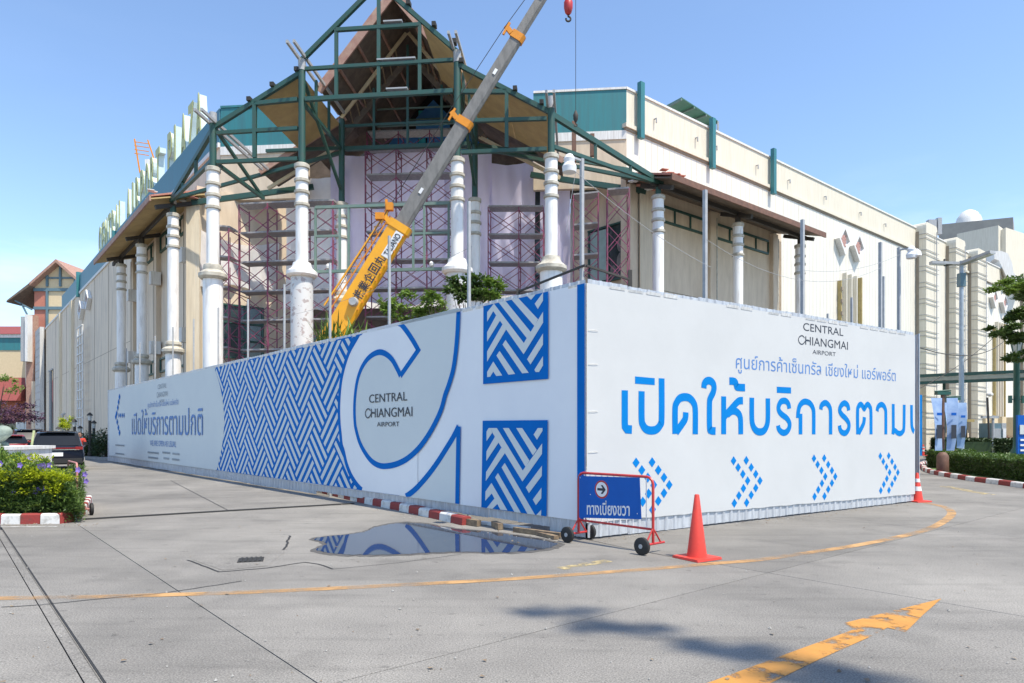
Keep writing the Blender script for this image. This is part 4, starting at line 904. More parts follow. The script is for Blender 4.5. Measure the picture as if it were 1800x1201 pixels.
# ------------------------------------------------------------------ side canopies
def canopy(P, offc, s0, s1, cols, label, ms, zc, msoff):
    root = thing("side_canopy", label, "canopy", P((s0 + s1) / 2, 0, offc)); D = (P(1, 0, 0) - P(0, 0, 0)).normalized()
    of = offc + 1.0
    mb = MB(); q = [P(s0, 12.0, of), P(s1, 12.0, of), P(s1, 12.75, .8), P(s0, 12.75, .8)]; mb.prism(q, (0, 0, .06)); part("soffit", mb, msoff, root)
    n = int((s1 - s0) / .55)
    mb = MB(); q = [P(s0, 12.12, of + .02), P(s1, 12.12, of + .02), P(s1, 12.95, .8), P(s0, 12.95, .8)]; mb.prism(q, (0, 0, .08)); part("roof_sheet", mb, m_tile, root)
    mb = MB(); mb.bar(P(s0, 12.06, of + .03), P(s1, 12.06, of + .03), .07, .26); part("fascia", mb, ms, root)
    for s_ in cols:
        c = P(s_, 0, offc); o_ = column(root, c, 11.45, 5.3, .24, rb=.33)
        mb = MB(); mb.bar(P(s_, 11.5, offc), P(s_, 11.98, offc), .2); part("post", mb, m_bracket if s_ != cols[0] else m_green, root)
        mb = MB(); mb.bar(P(s_, 11.78, offc + .75), P(s_, 12.3, offc - .9), .18, .18); part("crossbar", mb, m_bracket, root)
    mb = MB(); mb.bar(P(s0, 12.1, offc), P(s1, 12.1, offc), .12, .2); part("eave_beam", mb, m_bracket, root)
    return root
sH = -.55
rc = canopy(rs, 2.5, -1.3, 11.9, (sH - .3, 5.2, 11.15), "long brown edged canopy along the right wall on three white columns", m_fascia, 5.3, m_soffd)
lc = canopy(lsP, 2.25, -1.0, 14.2, (.55 - 1.2, 6.0, 11.6), "long tan soffit canopy along the left wall on three white columns", m_barge, 5.3, m_soffit)
# broken tiles at the canopy ends
for k in range(26):
    a = rs(-1.4 + random.random() * 2.3, 12.35 + random.random() * .18, 3.4 - random.random() * 2.2); mb = MB(); mb.box(a, (.25, .3, .03), random.random() * 3); part("roof_tile", mb, m_tile if k % 3 else m_trim, rc)
for k in range(22):
    a = lsP(-1.0 + random.random() * 1.5, 12.35 + random.random() * .15, 3.2 - random.random() * 2); mb = MB(); mb.box(a, (.28, .3, .03), random.random() * 3); part("roof_tile", mb, m_trim if k % 3 else m_tile, lc)
# ------------------------------------------------------------------ rooftop letters
sg_ = thing("rooftop_sign", "row of tall pale channel letters standing along the left parapet", "sign", lsP(13, TOP))
word = "CENTRAL AIRPORT PLAZA"; n = len(word); dLw = -Vector((LD.x, LD.y)); nn = (lsP(0, 0, 1) - lsP(0, 0, 0))
for k, ch in enumerate(word):
    if ch == " ": continue
    s_ = 4.0 + (n - 1 - k) * 1.545; H_ = 2.5
    vs, fs, nr = text2d(ch, 0, .2); w = .95 if ch != "I" else .35
    mb = MB(); vv = [lsP(s_ - (x - .5) * w, TOP - .25 + y * H_, -.3 + z * .9) for x, y, z in vs]; mb.v = vv; mb.f = fs; mb.m = [0 if abs(q.z) > .7 else 1 for q in nr]
    lt = part("letter", mb, [m_signface, m_signside], sg_)
    vs, fs, nr = text2d(ch, .02, .015); mb = MB(); mb.add([lsP(s_ - (x - .5) * (w + .1), TOP - .28 + y * (H_ + .1), -.08 + z) for x, y, z in vs], fs); part("letter_rim", mb, m_signrim, lt)
# ------------------------------------------------------------------ tarpaulins over the entrance
def tarp(a0, a1, z0, z1, b, label, m, sag=.25, fold=.17, d0=None):
    if not d0: b -= 1.3; z0, z1 = 1.6 + (z0 - 1.6) * .963, 1.6 + (z1 - 1.6) * .963
    mb = MB(); nx = max(6, int((a1 - a0) * 7)); nz = 26; ph = random.random() * 9
    for j in range(nz + 1):
        for i in range(nx + 1):
            x = a0 + (a1 - a0) * i / nx; t = j / nz; z = z1 + (z0 - z1) * t
            wv = fold * (math.sin(x * 3.1 + ph + .7 * math.sin(z * .6 + x)) * .6 + math.sin(x * 9.3 + z * .9 + ph) * .33 + .5 * math.sin(z * 1.1 + x * .8 + ph)) * (.35 + t)
            zz = z - sag * math.sin(math.pi * i / nx) * (1 - t) * .5 + (.18 * math.sin(x * 2.3 + ph) if j == nz else 0)
            if d0: q = Vector((d0[0].x + d0[1].x * x, d0[0].y + d0[1].y * x)) + d0[2] * (wv + .15); p = Vector((q.x, q.y, zz))
            else: p = W(x, b - wv, zz)
            mb.v.append(tuple(p))
    for j in range(nz):
        for i in range(nx): k = j * (nx + 1) + i; mb.f.append((k, k + 1, k + nx + 2, k + nx + 1)); mb.m.append(0)
    return solo("tarpaulin", mb, m, label, "tarpaulin", "tarpaulins over the entrance", True)
tarp(-6.9, -3.6, 7.9, 14.6, 8.9, "whitish tarpaulin at the far left of the entrance behind the second column", m_tarpw)
tarp(-4.6, -2.0, 7.9, 15.6, 8.75, "lavender tarpaulin just left of the inner left column", m_tarp)
tarp(-2.1, 1.1, 8.0, 15.75, 8.85, "wide lavender tarpaulin behind the yellow crane boom", m_tarp)
tarp(1.0, 3.3, 8.2, 15.6, 8.7, "lavender tarpaulin between the boom and the inner right column", m_tarp)
tarp(3.2, 5.35, 8.2, 14.9, 8.8, "lavender tarpaulin with long folds right of the inner right column", m_tarp, fold=.2)
tarp(5.6, 7.0, 7.9, 14.3, 8.8, "narrow lavender tarpaulin beside the rightmost front column", m_tarp, fold=.22)
dln = Vector(dl).normalized(); nl = -Vector((-dln.y, dln.x)); nl = nl if nl.dot(Pl.xy) < 0 else -nl
tarp(-.1, 3.9, 8.6, 11.2, 0, "torn white tarpaulin hanging askew over the left recess wall window", m_tarpw, .9, .16, (Pl.xy, dln, nl))
# ------------------------------------------------------------------ scaffolds
def scaffold(pts, z0, z1, label, deep=.95, planks=(), lev=1.28, zt=None):
    """pts: xy foot of the front standard of each frame line"""
    root = thing("scaffold", label, "scaffold", (pts[0].x, pts[0].y, 0), "magenta scaffold towers"); n = int((z1 - z0) / lev); fm = {}
    me = mesh_of("frame", frame_mb(deep, lev), m_pink)
    for p in pts:
        for k in range(n):
            o_ = bpy.data.objects.new("frame", me); col.objects.link(o_); o_.parent = root; o_.location = Vector((p.x, p.y, z0 + k * lev)) - base(root); o_.rotation_euler = (0, 0, math.atan2(EY.y, EY.x))
    for p, q in zip(pts[:-1], pts[1:]):
        for k in range(n):
            for bk in (0, deep):
                e = EY * bk; A = [Vector((p.x + e.x, p.y + e.y, z0 + (k + .12) * lev)), Vector((q.x + e.x, q.y + e.y, z0 + (k + .88) * lev)), Vector((p.x + e.x, p.y + e.y, z0 + (k + .88) * lev)), Vector((q.x + e.x, q.y + e.y, z0 + (k + .12) * lev))]
                mb = MB(); mb.bar(A[0], A[1], .028); mb.bar(A[2], A[3], .028); part("cross_brace", mb, m_pink, root)
        for k in planks or range(1, n + 1):
            z = z0 + k * lev + .03; e = EY * .1; mb = MB(); w_ = EY * (deep - .2) ; b0 = [Vector((p.x, p.y, z)) + Vector((e.x, e.y, 0)), Vector((q.x, q.y, z)) + Vector((e.x, e.y, 0))]
            mb.hexa([b0[0], b0[1], b0[1] + Vector((w_.x, w_.y, 0)), b0[0] + Vector((w_.x, w_.y, 0))], [x + Vector((0, 0, .07)) for x in (b0[0], b0[1], b0[1] + Vector((w_.x, w_.y, 0)), b0[0] + Vector((w_.x, w_.y, 0)))]); part("plank", mb, m_plank, root)
    return root
def frame_mb(d, h):
    mb = MB()
    for x in (0, d): mb.bar((x, 0, 0), (x, 0, h - .01), .042)
    for z in (.08, h - .1): mb.bar((0, 0, z), (d, 0, z), .032)
    mb.bar((.12, 0, .1), (.12, 0, h * .7), .025); mb.bar((0, 0, h * .45), (d, 0, h * .45), .025)
    return mb
X_ = lambda u, Y: Vector(((u - 900) / F * Y, Y))
scaffold([X_(366, 28.6), X_(402, 28.9)], 0, 10.6, "narrow magenta scaffold tower in front of the torn white tarpaulin")
scaffold([X_(420, 29.8), X_(470, 29.6), X_(530, 29.4), X_(585, 29.3)], 0, 12, "wide magenta scaffold behind the second front column", planks=(1, 3, 4, 5, 6, 7, 8, 9))
scaffold([X_(642, 30.6), X_(696, 30.5), X_(750, 30.4), X_(800, 30.4)], .3, 14.4, "tall magenta scaffold behind the crane boom")
scaffold([X_(858, 31.0), X_(912, 31.0), X_(955, 31.0)], .3, 12.6, "magenta scaffold between the inner right column and right front column")
scaffold([X_(1008, 28.6), X_(1052, 28.3)], 0, 12.2, "magenta scaffold close to the right recess wall beside the window")
scaffold([X_(1068, 28.0), X_(1106, 27.8)], 0, 12.6, "slim magenta scaffold tower at the right corner pier of the entrance", planks=(9,))
scaffold([X_(645, 32.5), X_(700, 32.4), X_(755, 32.3), X_(800, 32.2)], 14.6, 15.9, "short magenta scaffold row up under the gable glazing")
mb = MB()
for k, (u, v, Y) in enumerate([(1036, 262, 27), (1040, 262, 27)]): pass
# ------------------------------------------------------------------ crane
YC = 23.0
bp = lambda u, v, Y=YC: at(u, v, Y)
foot = bp(552, 644); base_pt = bp(610, 550); tipA = bp(1002, -83)
bd = (tipA - base_pt).normalized(); bn = Vector((-bd.z, 0, bd.x)) ; bn = bn if bn.x < 0 else -bn      # bn: towards upper left
def along(s, n_=0, y=0): return base_pt + bd * s + bn * n_ + Vector((0, y, 0))
Lc = lambda u, v: (bp(u, v) - base_pt).dot(bd)
crane = thing("mobile_crane", "yellow mobile crane with long grey telescopic boom raised in front of the portico", "crane", (-7.9, 23.2, 0))
s_y = Lc(704, 398); s_1 = Lc(818, 220); s_2 = Lc(910, 68); s_t = Lc(1002, -83)
def boomsec(name, s0, s1, w, h, m, lab=None, par=crane):
    mb = MB(); P = []
    c = .07
    prof = [(-h / 2 + c * 0, w / 2), (h / 2, w / 2), (h / 2, -w / 2), (-h / 2 + c, -w / 2), (-h / 2 - .02, -w / 2 + c), (-h / 2 - .02, w / 2 - c)][:6]
    mb.prism([along(s0, a, b) for a, b in prof], bd * (s1 - s0)); return part(name, mb, m, par, label=lab)
by = boomsec("boom_base", -(base_pt - foot).length, s_y, .34, .68, m_yel); b1 = boomsec("boom_section", s_y - .1, s_1, .26, .47, m_boom); b2 = boomsec("boom_section", s_1 - .1, s_2, .22, .39, m_boom); b3 = boomsec("boom_section", s_2 - .1, s_t, .18, .31, m_boom)
for s_, w, h, m in ((s_y - .18, .40, .76, m_yel), (s_1 - .1, .32, .53, m_orange), (s_2 - .1, .28, .45, m_orange)):
    o_ = boomsec("boom_collar", s_, s_ + .26, w, h, m)
    mb = MB(); mb.bar(along(s_ + .1, h / 2, -.1), along(s_ + .2, h / 2 + .28, -.1), .1, .16); mb.bar(along(s_ - .1, h / 2 + .2, -.12), along(s_ + .35, h / 2 + .22, -.12), .07); part("cable_guide", mb, m, o_)
for s_, b_ in ((s_1 - 2.8, .155), (s_2 - 1.5, .135), (s_t - 1.9, .115)):
    mb = MB(); mb.hexa([along(s_, -.05, -b_), along(s_ + .2, -.05, -b_), along(s_ + .2, -.05, -b_ + .02), along(s_, -.05, -b_ + .02)], [along(s_, .05, -b_), along(s_ + .2, .05, -b_), along(s_ + .2, .05, -b_ + .02), along(s_, .05, -b_ + .02)]); part("boom_mark", mb, m_white, b1)
for k in range(1, 12):   # stiffeners on the yellow section
    s_ = k * s_y / 12
    mb = MB(); mb.lathe((0, 0, 0), [(.035, 0), (.035, .03)], 8); q = along(s_, -.3, -.17); part("bolt", MB().box(q, (.05, .05, .05)), m_orange, by)
# lettering on the boom
def boomtext(ch, s0, s1, n0, n1, m, par, rot=True, back=None):
    vs, fs, _ = text2d(ch, .018); mb = MB()
    if rot: P = [along(s0 + (s1 - s0) * x, n0 + (n1 - n0) * y, -.195) for x, y, _ in vs]
    else: P = [along(s0 + (s1 - s0) * y, n1 - (n1 - n0) * x - 0, -.195) for x, y, _ in vs]
    mb.add(P, fs); return part("lettering", mb, m, par)
sT0, sT1 = Lc(688, 447) - .05, Lc(705, 412)
mb = MB(); a0, a1 = Lc(679, 455), Lc(703, 411); mb.hexa([along(a0, -.29, -.185), along(a1, -.29, -.185), along(a1, -.29, -.165), along(a0, -.29, -.165)], [along(a0, .0, -.185), along(a1, .0, -.185), along(a1, .0, -.165), along(a0, .0, -.165)]); part("maker_plate", mb, m_white, by)
boomtext("TADANO", a0 + .08, a1 - .07, -.25, -.04, m_ink, by)
for ch, (u, v) in (("丸", (676, 464)), ("回", (665, 478)), ("企", (655, 493)), ("業", (645, 507)), ("株", (636, 521))):
    s_ = Lc(u, v); boomtext(ch, s_ - .15, s_ + .15, -.24, .12, m_ink, by)
q = base_pt + bd * Lc(629, 536); mb = MB(); mb.tube([q + bn * -.05 + Vector((0, -.15, 0)), q + bn * -.05 + Vector((0, -.34, 0))], [.17, .13], 14); part("boom_pin", mb, m_grey, by, True)
# stowed lattice jib along the yellow section
jib = part("lattice_jib", MB().bar(along(-.2, .75, -.1), along(s_y + .2, .62, -.1), .05), m_yel, crane)
mb = MB(); mb.bar(along(-.2, .5, -.1), along(s_y + .1, .45, -.1), .04); k = 0; s_ = -.1
while s_ < s_y:
    mb.bar(along(s_, .5, -.1), along(s_ + .16, .72, -.1), .02); mb.bar(along(s_ + .16, .72, -.1), along(s_ + .32, .5, -.1), .02); s_ += .32
part("jib_lacing", mb, m_orange, jib)
mb = MB(); mb.box(along(s_y - .1, .72, -.1), (.3, .25, .22)); mb.box(along(s_y + .35, .62, -.1), (.22, .2, .25)); mb.bar(along(s_y - .2, .4, -.1), along(s_y + .5, .85, -.1), .08); part("jib_bracket", mb, m_orange, jib)
mb = MB(); mb.tube([along(.3, .62, -.16), along(s_1 - .2, .6, -.16), along(s_2, .5, -.16), along(s_t, .3, 0)], .012, 5); part("hoist_cable", mb, m_dark, crane)
# head, cables, hooks
mb = MB(); mb.box(along(s_t + .1, 0, 0), (.7, .5, .6)); part("boom_head", mb, m_orange, crane)
hk = bp(999, 20)
for dx in (-.05, .05): mb = MB(); mb.tube([(hk.x + dx, YC, hk.z + .3), (hk.x + dx, YC, along(s_t).z)], .012, 5); part("hoist_cable", mb, m_dark, crane)
hook = thing("hook_block", "red crane hook block hanging against the sky near the boom tip", "crane hook", (hk.x, hk.y, hk.z - .3))
mb = MB(); mb.lathe((hk.x, hk.y, hk.z), [(.05, -.12), (.11, -.05), (.15, .1), (.15, .3), (.1, .4)], 14); part("block", mb, m_red, hook, True)
def hookmesh(c, r, t): return MB().tube([(c.x, c.y, c.z + r * 1.6)] + [(c.x + r * math.sin(a), c.y, c.z + r * math.cos(a)) for a in [k * .45 for k in range(0, 12)]], t, 8)
part("hook", hookmesh(Vector((hk.x, hk.y, hk.z - .26)), .08, .032), m_bracket, hook, True)
c2_ = bp(1012, 205, 23.6); wire = MB(); wire.tube([(c2_.x, c2_.y, c2_.z + .2), (c2_.x, c2_.y, along(s_t).z - .1)], .01, 5)
h2 = thing("small_hook", "small dark hook on a thin cable hanging beside the rightmost front post", "crane hook", (c2_.x, c2_.y, c2_.z - .4)); part("cable", wire, m_dark, h2)
mb = MB(); mb.lathe((c2_.x, c2_.y, c2_.z), [(.03, -.2), (.08, -.1), (.09, .05), (.03, .2)], 10); part("weight", mb, m_bracket, h2, True)
part("hook", hookmesh(Vector((c2_.x, c2_.y, c2_.z - .3)), .05, .02), m_bracket, h2, True)
for k, (u, v0, v1) in enumerate(((1009, 214, 285), (1041, 236, 275))):
    a = bp(u, v0, 27.0); b = bp(u, v1, 27.0); mb = MB(); mb.bar(a, b, .16, .16); mb.bar(a + Vector((-.25, 0, -.1)), a + Vector((.3, 0, -.45)), .09)
    if k == 0: mb.bar(a, bp(1018, 238, 27), .07)
    solo("rust_strut", mb, m_fascia, ["tall rusty steel strut standing inside the right side truss", "short rusty steel strut further right inside the side truss"][k], "strut")
# turret and carrier
mb = MB(); cA = math.atan2(.76, -.65); fc = Vector((foot.x, YC, 0))
mb.box((fc.x, YC + .0, 2.15), (2.4, 1.5, 1.0), cA); part("turret", mb, m_yel, crane)
mb = MB(); mb.box((fc.x - .1, YC + .2, 1.2), (6.6, 2.3, .7), cA); part("chassis", mb, m_yel, crane)
mb = MB(); mb.box((fc.x - 1.6, YC + 1.9, 2.1), (1.4, 2.0, 1.1), cA); cb_ = part("cab", mb, m_yel, crane); mb = MB(); mb.box((fc.x - 1.6, YC + 1.9, 2.3), (1.44, 1.7, .5), cA); part("cab_window", mb, m_carg, cb_)
for s_ in (-2.3, 2.3):
    for n_ in (-1.05, 1.05):
        x = fc.x - .1 + math.cos(cA) * s_ - math.sin(cA) * n_; y = YC + .2 + math.sin(cA) * s_ + math.cos(cA) * n_; nx = Vector((-math.sin(cA), math.cos(cA), 0)) * .22
        mb = MB(); mb.tube([Vector((x, y, .62)) - nx, Vector((x, y, .62)) + nx], .62, 20); part("wheel", mb, m_tyre, crane, True)
# ------------------------------------------------------------------ vegetation
def leafcloud(c, rad, n, size, flat=.5, shell=.35, rng=random, clumps=0, shape=None, zlo=None):
    mb = MB(); cl = []
    if clumps:
        for _ in range(clumps):
            v = Vector((rng.gauss(0, 1), rng.gauss(0, 1), rng.gauss(0, 1))).normalized() * (rng.random() ** .4); cl.append((Vector((v.x * rad[0], v.y * rad[1], v.z * rad[2])), rng.uniform(.22, .42)))
    for _ in range(n):
        v = Vector((rng.gauss(0, 1), rng.gauss(0, 1), rng.gauss(0, 1))).normalized()
        if cl: cc, k = rng.choice(cl); p = cc + Vector((v.x * rad[0], v.y * rad[1], v.z * rad[2] * .8)) * k * (rng.random() ** .4)
        else: r = shell + (1 - shell) * rng.random() ** .5; p = Vector((v.x * rad[0], v.y * rad[1], v.z * rad[2])) * r
        p = p + Vector(c)
        if zlo is not None and p.z < zlo: continue
        a = Vector((rng.gauss(0, 1), rng.gauss(0, 1), rng.gauss(0, flat))).normalized(); b = a.cross(Vector((rng.gauss(0, .5), rng.gauss(0, .5), 1)).normalized()).normalized(); s_ = size * rng.uniform(.6, 1.3)
        mb.add([p, p + a * s_ * .5 + b * s_ * .22, p + a * s_, p + a * s_ * .5 - b * s_ * .22], [(0, 1, 2, 3)])
    return mb
def tree(name, label, p, trunkh, crown, rad, n, size, m, cat="tree", clumps=14, r=.12, group=None, lean=(0, 0), limbs=6):
    root = thing(name, label, cat, (p[0], p[1], 0), group); c = Vector(crown)
    mb = MB(); P0 = Vector((p[0], p[1], 0)); top = Vector((c.x, c.y, c.z - rad[2] * .2)); mb.tube([P0, P0.lerp(top, .35) + Vector((lean[0], lean[1], 0)), P0.lerp(top, .7), top], [r, r * .85, r * .6, r * .3], 8)
    for k in range(limbs):
        a = k * 6.28 / limbs + random.random(); s_ = P0.lerp(top, random.uniform(.55, .9)); e = c + Vector((math.cos(a) * rad[0] * .75, math.sin(a) * rad[1] * .75, random.uniform(-.3, .5) * rad[2])); mb.tube([s_, s_.lerp(e, .5) + Vector((0, 0, .1 * rad[2])), e], [r * .4, r * .25, r * .08], 6)
    part("trunk", mb, m_bark, root, True); part("crown", leafcloud(c, rad, n, size, clumps=clumps), m, root, kind="stuff"); return root
# spiky palm beside the crane foot
def spiky(name, label, p, z, n, ln, m):
    root = thing(name, label, "plant", (p.x, p.y, 0)); mb = MB(); mb.tube([(p.x, p.y, 0), (p.x + .1, p.y, z * .5), (p.x, p.y, z)], [.12, .1, .08], 8); part("stem", mb, m_bark, root, True)
    for k in range(n):
        mb = MB(); a = random.random() * 6.28; el = random.uniform(-.1, 1.45); L_ = ln * random.uniform(.7, 1.1); d = Vector((math.cos(a) * math.cos(el), math.sin(a) * math.cos(el), math.sin(el))); sd_ = d.cross(Vector((0, 0, 1))).normalized() if abs(d.z) < .99 else Vector((1, 0, 0)); P = []
        q = Vector((p.x + random.uniform(-.35, .35), p.y + random.uniform(-.2, .2), z + random.uniform(-.3, .1)))
        for i in range(5):
            t = i / 4; c = q + d * L_ * t + Vector((0, 0, -.35 * L_ * t * t * (1 - el / 2))); w = .03 * (1 - t) ** .6 * (.6 if i == 0 else 1) + .002; P += [c - sd_ * w, c + sd_ * w]
        mb.add(P, [(2 * i, 2 * i + 1, 2 * i + 3, 2 * i + 2) for i in range(4)]); part("leaf", mb, m, root)
pp_ = at(585, 700, 19.4); spiky("spiky_plant", "dark spiky plant poking above the hoarding left of the crane foot", pp_, 4.0, 110, 1.15, m_leaf)
pp_ = at(622, 700, 18.6); spiky("spiky_plant", "brighter spiky plant in front of the yellow boom's lower end", pp_, 4.0, 90, 1.0, m_leafl)
def shrub(label, u, v, Y, rad, n, m, size=.13, h=None):
    c = at(u, v, Y); return tree("shrub", label, (c.x + .1, c.y), c.z, (c.x, c.y, c.z), rad, n, size, m, "shrub", 12, .05)
shrub("low light green shrub top above the hoarding right of the boom", 722, 545, 16.6, (.75, .5, .4), 1500, m_leafl)
shrub("wispy pale shrub right beside the tiled column base", 765, 532, 16.2, (.35, .3, .4), 420, m_leafl)
shrub("bushy green shrub top behind the thin post right of the tiled column", 822, 514, 14.3, (.42, .4, .38), 1500, m_leaf)
shrub("green shrub top just right of the bushy one above the hoarding", 862, 513, 14.2, (.3, .3, .28), 800, m_leafl)
# planter with flowering hedge, lower left
kp2 = [tuple(gnd(u, v).xy) for u, v in [(-60, 921), (0, 922), (60, 921.5), (105, 921), (127, 919)]]; kp2 += [tuple(gnd(135, 914).xy), (gnd(135, 910).x - .35, gnd(135, 910).y + .9), (gnd(135, 910).x - 1.3, gnd(135, 910).y + 2.6)]
kerb("planter_kerb", catmull(kp2, 5), "red and white planter kerb around the flowering bush at lower left", "kerb", h=.175, w=.15, L=.31, start=0)
fb = at(40, 850, 13.3)
bush = thing("flowering_bush", "dense green bush with violet flowers and yellow leaves in the red and white planter", "bush", (fb.x, fb.y, 0))
mb = MB(); 
def bushpt(k=1): 
    y = random.uniform(11.95, 14.6); xr = -.622 * y - .12; x = random.uniform(-12.6, xr); 
    edge = min(x + 12.6 + 2, (xr + .05 - x) * .55, y - 11.9, 14.7 - y); top = 1.06 * (1 - math.exp(-edge * 3.2)) + .1 * math.sin(x * 5) * math.sin(y * 4) + .06 * math.sin(x * 13 + y * 9); return x, y, top
def bushleaf(mb, n, size, lo, up=1.2, w=.13):
    for _ in range(n):
        x, y, top = bushpt(); z = .14 + (max(top, .15)) * (lo + (1 - lo) * random.random() ** .35); p = Vector((x, y, z)); a = Vector((random.gauss(0, 1), random.gauss(0, 1) - .4, random.gauss(up * .5, .6))).normalized(); b = a.cross(Vector((random.gauss(0, .4), random.gauss(0, .4), 1))).normalized(); s_ = size * random.uniform(.6, 1.2)
        mb.add([p, p + a * s_ * .5 + b * s_ * w, p + a * s_, p + a * s_ * .5 - b * s_ * w], [(0, 1, 2, 3)])
bushleaf(mb, 42000, .085, .0); part("foliage", mb, m_leaf, bush, kind="stuff")
mb = MB(); bushleaf(mb, 20000, .10, .75, 2.2, .09); part("young_foliage", mb, m_leafl, bush, kind="stuff")
mb = MB()
for (u, v, rx, rz, n) in ((50, 832, .2, .09, 260), (62, 838, .22, .06, 230), (88, 836, .25, .07, 300), (100, 842, .2, .05, 150), (113, 842, .1, .04, 120), (42, 845, .18, .05, 160), (92, 862, .12, .1, 160), (45, 864, .12, .05, 90), (55, 806, .25, .06, 160), (2, 838, .1, .12, 160), (95, 855, .1, .12, 120)):
    c = at(u, v, 11.93)
    for _ in range(n):
        p = c + Vector((random.gauss(0, rx * .6), random.uniform(-.05, .2), random.gauss(0, rz * .6))); a = Vector((random.gauss(0, 1), random.gauss(0, 1) - .6, random.gauss(.3, .6))).normalized(); b = a.cross(Vector((0, .3, 1))).normalized(); mb.add([p, p + a * .04 + b * .016, p + a * .075, p + a * .04 - b * .016], [(0, 1, 2, 3)])
part("yellow_foliage", mb, m_leafy, bush, kind="stuff")
for (u, v) in ((52, 803), (36, 818), (77, 818), (80, 826), (67, 861), (63, 864), (80, 860), (81, 857), (25, 864), (1, 815), (150, 834), (152, 846), (138, 826), (88, 818), (70, 820)):
    c = at(u, v, 12.1 if u < 145 else 13); mb = MB()
    for k in range(5):
        for rr in (0,):
            a0 = k * 1.257; d = Vector((math.cos(a0), -.25, math.sin(a0))); e = Vector((-math.sin(a0), 0, math.cos(a0))); mb.add([c, c + d * .035 + e * .022, c + d * .06, c + d * .035 - e * .022], [(0, 1, 2, 3)])
    part("flower", mb, m_purple, bush)
mb = MB(); mb.hexa([(-13, 12.1, 0), (-7.75, 12.1, 0), (-9.2, 14.5, 0), (-13, 14.5, 0)], [(-13, 12.1, .13), (-7.75, 12.1, .13), (-9.2, 14.5, .13), (-13, 14.5, .13)]); part("soil", mb, m_soil, bush)
mb = MB(); mb.hexa([(-13, 12.25, .1), (-7.95, 12.25, .1), (-9.0, 14.3, .1), (-13, 14.3, .1)], [(-13, 12.5, .82), (-8.3, 12.5, .75), (-9.2, 14.1, .8), (-13, 14.1, .85)]); part("dark_core", mb, m_leafd, bush)  # solid dark block added inside the bush to stop light passing through
mb = MB()
for _ in range(16000):
    if random.random() < .8: x = random.uniform(-12.6, -7.72); y = random.uniform(11.93, 12.25)
    else: y = random.uniform(12, 14.4); x = -.622 * y - .12 + random.uniform(-.25, .06)
    z = random.uniform(.1, .92) * (1 if x < -8.4 else max(.3, (-7.4 - x))); p = Vector((x, y, z)); a = Vector((random.gauss(0, 1), random.gauss(0, 1) - .5, random.gauss(.3, .6))).normalized(); b = a.cross(Vector((random.gauss(0, .4), random.gauss(0, .4), 1))).normalized(); s_ = random.uniform(.05, .1)
    mb.add([p, p + a * s_ * .5 + b * s_ * .15, p + a * s_, p + a * s_ * .5 - b * s_ * .15], [(0, 1, 2, 3)])
part("side_foliage", mb, m_leaf, bush, kind="stuff")
# plinth and stone animal
c = at(30, 800, 17.5); mb = MB(); mb.box((-14.6, 17.7, .58), (4.4, 1.4, 1.16)); mb.box((-14.6, 17.7, 1.19), (4.5, 1.55, .08)); solo("plinth", mb, m_trim, "long white plinth behind the flowering bush carrying a stone figure", "plinth")
me = bpy.data.meshes.new("lion"); 
def skin(name, verts, edges, radii, m, sub=2, root=0):
    me = bpy.data.meshes.new(name); me.from_pydata(verts, edges, []); o_ = bpy.data.objects.new(name, me); col.objects.link(o_)
    md = o_.modifiers.new("skin", 'SKIN'); md.use_smooth_shade = True
    for i, r in enumerate(radii): me.skin_vertices[0].data[i].radius = (r, r) if not isinstance(r, tuple) else r
    me.skin_vertices[0].data[root].use_root = True
    s_ = o_.modifiers.new("sub", 'SUBSURF'); s_.levels = sub; s_.render_levels = sub; bpy.context.view_layer.update()
    m2 = bpy.data.meshes.new_from_object(o_.evaluated_get(bpy.context.evaluated_depsgraph_get())); bpy.data.objects.remove(o_); m2.materials.clear(); m2.materials.append(m)
    o2 = bpy.data.objects.new(name, m2); col.objects.link(o2); return o2
def skinv(me):
    pass
_bo = bpy.data.meshes
def skin_obj(name, verts, edges, radii, m, loc, sub=2):
    me = bpy.data.meshes.new(name); me.from_pydata(verts, edges, []); o_ = bpy.data.objects.new(name, me); col.objects.link(o_)
    md = o_.modifiers.new("skin", 'SKIN'); md.use_smooth_shade = True
    sv = me.skin_vertices[0].data if me.skin_vertices else None
    if sv is None:
        import bmesh
        bm = bmesh.new(); bm.from_mesh(me); bm.verts.layers.skin.verify(); bm.to_mesh(me); bm.free(); sv = me.skin_vertices[0].data
    for i, r in enumerate(radii): sv[i].radius = (r, r)
    sv[0].use_root = True
    s_ = o_.modifiers.new("sub", 'SUBSURF'); s_.levels = sub; s_.render_levels = sub; bpy.context.view_layer.update()
    m2 = bpy.data.meshes.new_from_object(o_.evaluated_get(bpy.context.evaluated_depsgraph_get())); bpy.data.objects.remove(o_); m2.name = name; m2.materials.clear(); m2.materials.append(m)
    o2 = bpy.data.objects.new(name, m2); col.objects.link(o2); o2.location = loc; return o2
c = at(-2, 790, 17.6)
lion = skin_obj("stone_lion", [(0, 0, .28), (.3, 0, .34), (-.35, 0, .27), (.5, 0, .42), (.68, 0, .36), (.3, -.13, .1), (.5, -.15, .03), (.3, .13, .1), (.5, .15, .03), (-.4, -.15, .12), (-.15, -.18, .04), (-.4, .15, .12), (-.15, .18, .04), (-.6, 0, .3), (-.8, 0, .12)],
    [(0, 1), (0, 2), (1, 3), (3, 4), (1, 5), (5, 6), (1, 7), (7, 8), (2, 9), (9, 10), (2, 11), (11, 12), (2, 13), (13, 14)], [.2, .19, .18, .2, .11, .09, .07, .09, .07, .1, .06, .1, .06, .05, .03], m_stone, (c.x - .35, 17.6, 1.2))
props(lion, "pale green stone lion lying on the white plinth at the left edge", "statue")
